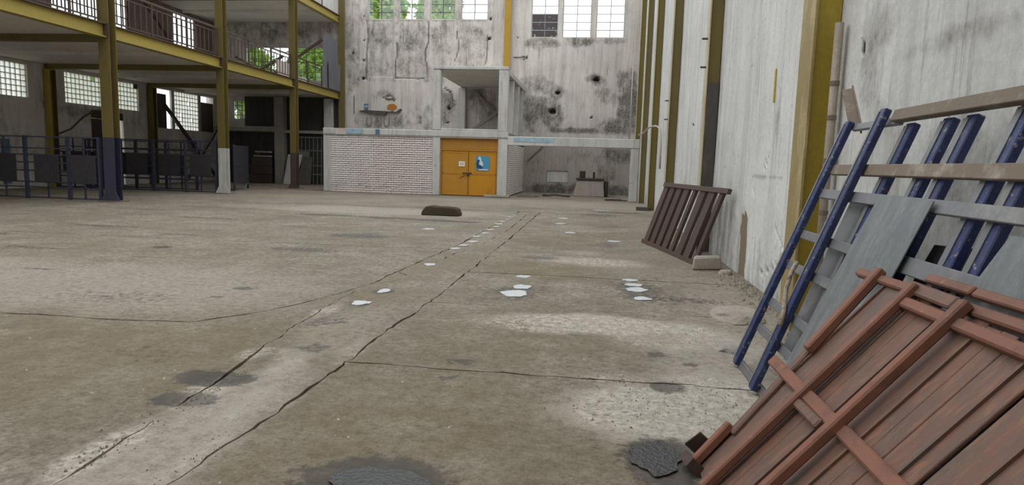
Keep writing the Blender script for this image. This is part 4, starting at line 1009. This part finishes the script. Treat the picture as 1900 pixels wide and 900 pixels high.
# low dark kerb lump in the middle of the floor
tb = empty('dark_kerb_block', (-4.3, 17.9, 0), 'low dark weathered concrete lump lying in the middle of the floor', 'block')
m = MB().prism([(-4.86, 0), (-4.84, .1), (-4.74, .24), (-4.62, .27), (-4.38, .245), (-4.3, .25), (-3.95, .235), (-3.83, .2), (-3.77, .06), (-3.76, 0)], 'y', 17.7, 18.2)
m.build('body', 'dark_stone', tb, .025)

# ================================================================== BLUE RACK ON THE RIGHT
U = Vector((.68, 0, 1.88)).normalized(); NR = Vector((-U.z, 0, U.x))       # up the slope, outwards
def R_(y, z, off=0.):
    return Vector((1.17 + .3617 * z, y, z)) + NR * off
rk = empty('blue_rack', (1.17, 4.0, 0), 'large navy blue steel stall frame leaning on the right wall', 'rack')
def upr(y0, y1, z0, z1, off, w=.07, t=.045, grey=.022):
    o = MB().bar(R_(y0, z0, off), R_(y1, z1, off), w, t, NR).build('upright', 'blue', rk, .006)
    if grey: MB().bar(R_(y0 + w / 2 - grey / 2 + .004, z0 + .02, off + t / 2 + .003), R_(y1 + w / 2 - grey / 2 + .004, z1 - .02, off + t / 2 + .003), grey, .005, NR).build('worn_edge', 'grey_metal', o)
    return o
upr(5.0, 5.0, 0.01, 1.87, .03, .075); upr(4.4, 4.4, 0.01, 1.9, .05, .08)
upr(4.17, 4.17, 0.01, 1.83, -.05, .095, grey=.045); upr(3.75, 3.75, .05, 1.83, -.05, .095, grey=.045); upr(3.53, 3.53, .05, 1.83, -.05, .095, grey=.045); upr(3.12, 3.12, .05, 1.85, -.05, .095, grey=.045); upr(2.92, 2.92, .05, 1.8, -.05, .095, grey=.045); upr(2.6, 2.6, .05, 1.85, -.05, .095, grey=.045)
def rng(y0, y1, z, w=.06, off=0., mat='grey_metal', t=.03, dz=0.):
    return MB().bar(R_(y0, z, off), R_(y1, z + dz, off), t, w, U).build('cross_bar', mat, rk, .004)
rng(4.98, 4.25, 1.84, .05, -.01); rng(4.3, 2.0, 1.86, .075, .015, 'brown_steel', .05)
rng(4.98, 2.0, 1.53, .075, 0, 'brown_steel'); rng(4.98, 2.0, 1.355, .07, 0)
for z in (1.05, .82): rng(4.98, 4.0, z, .065, 0)
rng(3.6, 2.0, 1.06, .09, 0); rng(4.0, 3.6, 1.05, .06, -.0)
for z in (.53, .33): rng(4.98, 4.0, z, .06, 0)
rng(4.98, 3.6, .03, .06, 0)
# angle iron sticking up at the top left corner
MB().bar((1.85, 4.97, 1.83), (1.96, 5.5, 2.17), .012, .085, (1, 0, .3)).bar((1.885, 4.97, 1.83), (1.995, 5.5, 2.17), .075, .012, (1, 0, .3)).build('angle_iron', 'brown_steel', rk)
# rope tied to a rung
m = MB().tube([R_(4.62, .86, .07), R_(4.55, .8, .1), R_(4.5, .68, .1), R_(4.44, .6, .09), R_(4.38, .55, .09), R_(4.33, .47, .09)], .016, 8)
tag(m.build('rope', 'rope', loc=tuple(R_(4.5, .47, .1)), smooth=True), 'frayed pale rope hanging from a rung of the blue rack', 'rope')
# grey sheets
def sheet(name, pts, off, mat, label, th=.006, curl=0.):
    n = 8; vs = []; fs = []
    (ya, za), (yb, zb), (yc, zc), (yd, zd) = pts            # top left, top right, bottom right, bottom left
    for i in range(n + 1):
        for j in range(n + 1):
            s, t = i / n, j / n
            y = (ya * (1 - s) + yb * s) * (1 - t) + (yd * (1 - s) + yc * s) * t
            z = (za * (1 - s) + zb * s) * (1 - t) + (zd * (1 - s) + zc * s) * t
            o = off + curl * math.sin(math.pi * s) * t
            vs.append(R_(y, z, o))
    N = (n + 1) ** 2
    vs += [v - NR * th for v in vs]
    for i in range(n):
        for j in range(n):
            a, b, c, d = i * (n + 1) + j, (i + 1) * (n + 1) + j, (i + 1) * (n + 1) + j + 1, i * (n + 1) + j + 1
            fs += [(a, b, c, d), (N + a, N + d, N + c, N + b)]
    ring = [j for j in range(n + 1)] + [i * (n + 1) + n for i in range(1, n + 1)] + [n * (n + 1) + j for j in range(n - 1, -1, -1)] + [i * (n + 1) for i in range(n - 1, 0, -1)]
    for a, b in zip(ring, ring[1:] + ring[:1]): fs.append((a, b, N + b, N + a))
    o = MB().add(vs, fs).build(name, mat, loc=tuple(R_(pts[2][0], pts[2][1])))
    return tag(o, label, 'metal sheet')
sheet('zinc_sheet', [(3.93, 1.38), (3.33, 1.37), (3.42, .25), (4.12, .1)], .045, 'grey_sheet', 'broad dull zinc sheet leaning on the front of the blue rack', curl=.04)
sheet('zinc_sheet', [(2.66, 1.27), (2.0, 1.3), (2.0, .4), (2.95, .35)], .05, 'grey_sheet', 'zinc sheet on the blue rack at the right edge of the photo')
sheet('zinc_sheet', [(4.66, 1.37), (4.3, 1.37), (4.2, .3), (4.62, .3)], -.09, 'grey_metal', 'narrow grey sheet behind the left bays of the blue rack')
sheet('zinc_sheet', [(3.45, 1.2), (2.7, 1.25), (2.7, .1), (3.6, .1)], -.11, 'sheet_blue', 'dark blue sheet behind the right bays of the blue rack')
m = MB().bar((1.78, 3.85, .6), (1.95, 3.2, 1.15), .05, .1).bar((1.8, 3.6, .85), (1.85, 3.1, .85), .06, .1)
tag(m.build('rusty_offcut', 'rust_dark', loc=(1.85, 3.5, .6)), 'rusty offcut lodged between the blue rack and the wall', 'offcut')

# ================================================================== RUST RED PANEL IN THE FOREGROUND
SU = Vector((.83, 0, .98)).normalized(); SN = Vector((-SU.z, 0, SU.x))
SC = .98 / SU.z / .98
def Q(y, z, off=0.):
    return Vector((.57 + .83 / .98 * z, y, z)) + SN * off
rp = empty('rust_panel', (.57, 2.4, 0), 'rust red steel plank panel leaning in the right foreground', 'panel')
y = 3.215; k = 0
while y > 1.0:
    w = rnd.choice((.085, .1, .12, .075)); dz = rnd.uniform(-.02, .015)
    off = rnd.uniform(-.004, .004)
    if k == 0: w = .05
    m = MB().bar(Q(y - w / 2, .015, off), Q(y - w / 2, .985 + dz, off), w - .0015, .014, SN)
    o = m.build('plank', 'rust', rp, .003)
    if k % 3 == 0: MB().bar(Q(y - .008, .02, off + .012), Q(y - .008, .975 + dz, off + .012), .014, .012, SN).build('plank_lip', 'rust', o)
    y -= w + (.014 if k in (12,) else 0.); k += 1
def tubeQ(name, y0, z0, y1, z1, off, w, t, mat='rust_tube', bev=.008):
    return MB().bar(Q(y0, z0, off), Q(y1, z1, off), w, t, SN).build(name, mat, rp, bev)
tubeQ('frame_tube', 3.17, .02, 3.20, .22, .035, .05, .045); tubeQ('frame_tube', 3.215, .62, 3.3, 1.02, .035, .055, .045)
tubeQ('frame_tube', 3.16, .2, 3.26, .66, .012, .06, .03, 'rust')
tubeQ('frame_tube', 2.89, .02, 2.92, 1.01, .045, .05, .042)
tubeQ('frame_tube', 2.5, .0, 2.52, 1.01, .055, .05, .045)
tubeQ('cross_tube', 3.52, .985, 1.2, 1.03, .012, .045, .04); tubeQ('cross_tube', 2.95, .94, 1.2, .955, .03, .05, .04)
tubeQ('cross_tube', 3.44, .5, 1.3, .52, .025, .06, .035); tubeQ('cross_tube', 2.98, .462, 2.62, .47, .035, .045, .03, 'rust')
tubeQ('cross_tube', 3.0, 1.0, 2.62, 1.0, .03, .06, .02, 'rust')
MB().bar(Q(3.24, .0, .03), Q(3.1, .02, .03), .05, .1, SN).bar(Q(3.27, .03, .05), Q(3.24, .11, .05), .012, .09, SN).build('corner_angle', 'rust_dark', rp)
m = MB().bar(Q(2.95, 1.055, .01), Q(2.62, 1.06, .01), .04, .035, SN); tag(m.build('loose_tube', 'rust_tube', None, .006, tuple(Q(2.8, 1.1))), 'short rusty tube lying behind the top of the red panel', 'tube')
m = MB().bar(Q(2.6, 1.058, .012), Q(1.2, 1.08, .012), .04, .035, SN); tag(m.build('loose_tube', 'rust_tube', None, .006, tuple(Q(2.0, 1.1))), 'longer rusty tube along the top edge of the red panel', 'tube')

# ================================================================== PUDDLES, CHIPS, RUBBLE
def puddle(name, x, y, rx, ry, mat, label, group, seed):
    n = 40; vs = [(0, 0, 0)]
    for i in range(n):
        t = 2 * math.pi * i / n; k = 1 + .38 * fb(math.cos(t) * 1.3 + seed, math.sin(t) * 1.3, seed, 1, 3)
        vs.append((rx * k * math.cos(t), ry * k * math.sin(t), 0))
    vs2 = [(a, b, -.006) for a, b, c in vs[1:]]
    fs = [(0, 1 + i, 1 + (i + 1) % n) for i in range(n)] + [(1 + i, n + 1 + i, n + 1 + (i + 1) % n, 1 + (i + 1) % n) for i in range(n)]
    me = bpy.data.meshes.new(name); me.from_pydata(vs + vs2, [], fs); me.materials.append(M[mat])
    o = bpy.data.objects.new(name, me); col.objects.link(o); o.location = (x, y, .0045)
    return tag(o, label, 'puddle', group)
GP = 'white splashes on the floor'
for i, (x, y, rx, ry, lab) in enumerate([
    (-.87, 7.33, .16, .17, 'largest white splash in the middle of the floor'), (-.84, 7.78, .11, .13, 'white splash just behind the largest one'), (-.90, 8.52, .10, .09, 'small white splash behind the largest pair'),
    (.57, 8.0, .13, .13, 'pitted white splash right of the floor centre'), (.55, 8.32, .11, .1, 'white splash between the pitted one and the small one'), (.54, 8.67, .10, .08, 'small white splash furthest back of the right row'), (.6, 7.45, .1, .1, 'thin white splash nearest the camera in the right row'),
    (-2.37, 7.07, .07, .12, 'white splash on the pale strip just behind the crack'), (-2.40, 6.4, .09, .1, 'white splash on the pale strip nearest the camera'), (-2.36, 9.12, .09, .1, 'white splash on the pale strip beyond the crack bend'),
    (-2.40, 11.0, .08, .12, 'nearest of the three close splashes on the far strip'), (-2.34, 11.5, .08, .12, 'middle of the three close splashes on the far strip'), (-2.28, 12.1, .09, .14, 'furthest of the three close splashes on the far strip'),
    (-.84, 16.8, .14, .2, 'far white splash in the centre row'), (-.5, 14.6, .12, .2, 'white splash halfway down the centre row'), (.45, 13.2, .12, .16, 'white splash left of the brown slatted frame'), (-3.67, 14.05, .13, .16, 'white splash below the dark lump'),
    (-.85, 18.5, .13, .25, 'white splash near the far end of the centre row'), (.3, 22.6, .3, .2, 'pale splash before the niche')]):
    puddle('white_splash', x, y, rx, ry, 'milky', lab, GP, i * 1.7)
for i in range(9):
    puddle('white_splash', -2.36 + rnd.uniform(-.05, .05), 13.0 + i * .75, .07 + .03 * rnd.random(), .13, 'milky', ['nearest', 'second', 'third', 'fourth', 'fifth', 'sixth', 'seventh', 'eighth', 'furthest'][i] + ' of the row of little white splashes on the far strip', 'row of little white splashes', 40 + i)
puddle('dark_puddle', -.95, 2.72, .26, .16, 'water', 'dark wet puddle at the bottom edge of the photo', 'dark puddles', 71)
puddle('dark_puddle', .38, 3.28, .13, .2, 'water', 'dark wet puddle under the corner of the red panel', 'dark puddles', 75)

def scatter(name, n, region, size, mat, label, cat):
    m = MB()
    for i in range(n):
        x, y = region()
        if not ok(x, y): continue
        s = rnd.uniform(*size); a = rnd.uniform(0, 6.28); c, d = math.cos(a) * s, math.sin(a) * s; h = s * rnd.uniform(.3, .9)
        m.add([(x + c, y + d, -.004), (x - d * .7, y + c * .7, -.004), (x - c, y - d, -.004), (x + d * .7, y - c * .7, -.004), (x + c * .3, y + d * .3, h)], [(0, 1, 4), (1, 2, 4), (2, 3, 4), (3, 0, 4)])
    return tag(m.build(name, mat), label, cat, kind='stuff')
CLEAR = [(-.95, 2.72, .5), (.45, 3.24, .45), (1.75, 10, .5), (1.52, 6.75, .45), (1.2, 5.5, .3), (1.95, 9.6, .25), (2.07, 6.14, .2), (-4.3, 17.9, .9), (1.3, 4.3, .3)]
def ok(x, y): return all(math.hypot(x - a, (y - b) * .6) > .2 for a, b in ((-.85, 18.5), (-.84, 16.8), (-.5, 14.6), (-3.67, 14.05), (.45, 13.2))) and all(math.hypot(x - a, y - b) > r for a, b, r in CLEAR) and not (x > .9 and 9.8 < y < 13.6) and math.hypot(x + .87, y - 7.6) > .5 and not (x > 1.0 and y < 5.2) and not (x > .4 and y < 3.5)
def reg_floor():
    y = 2.5 + 16 * rnd.random() ** 1.6; return rnd.uniform(-2 - y * .75, min(1.9, .4 + y * .15)), y
def reg_wall():
    y = rnd.uniform(5.5, 9.6); return XW - abs(rnd.gauss(0, .16)) - .03, y
def reg_rough():
    c = rnd.choice(ROUGH[:7] + ROUGH[10:13]); return c[0] + rnd.gauss(0, .5) * c[2], c[1] + rnd.gauss(0, .5) * c[3]
scatter('paint_flakes', 300, reg_floor, (.004, .014), 'chip', 'tiny pale paint flakes strewn over the floor', 'debris')
scatter('wall_rubble', 500, reg_wall, (.01, .05), 'rubble', 'crumbled plaster along the foot of the right wall', 'debris')
scatter('floor_gravel', 420, reg_rough, (.004, .011), 'rubble', 'loose gravel on the broken patches of the floor', 'debris')
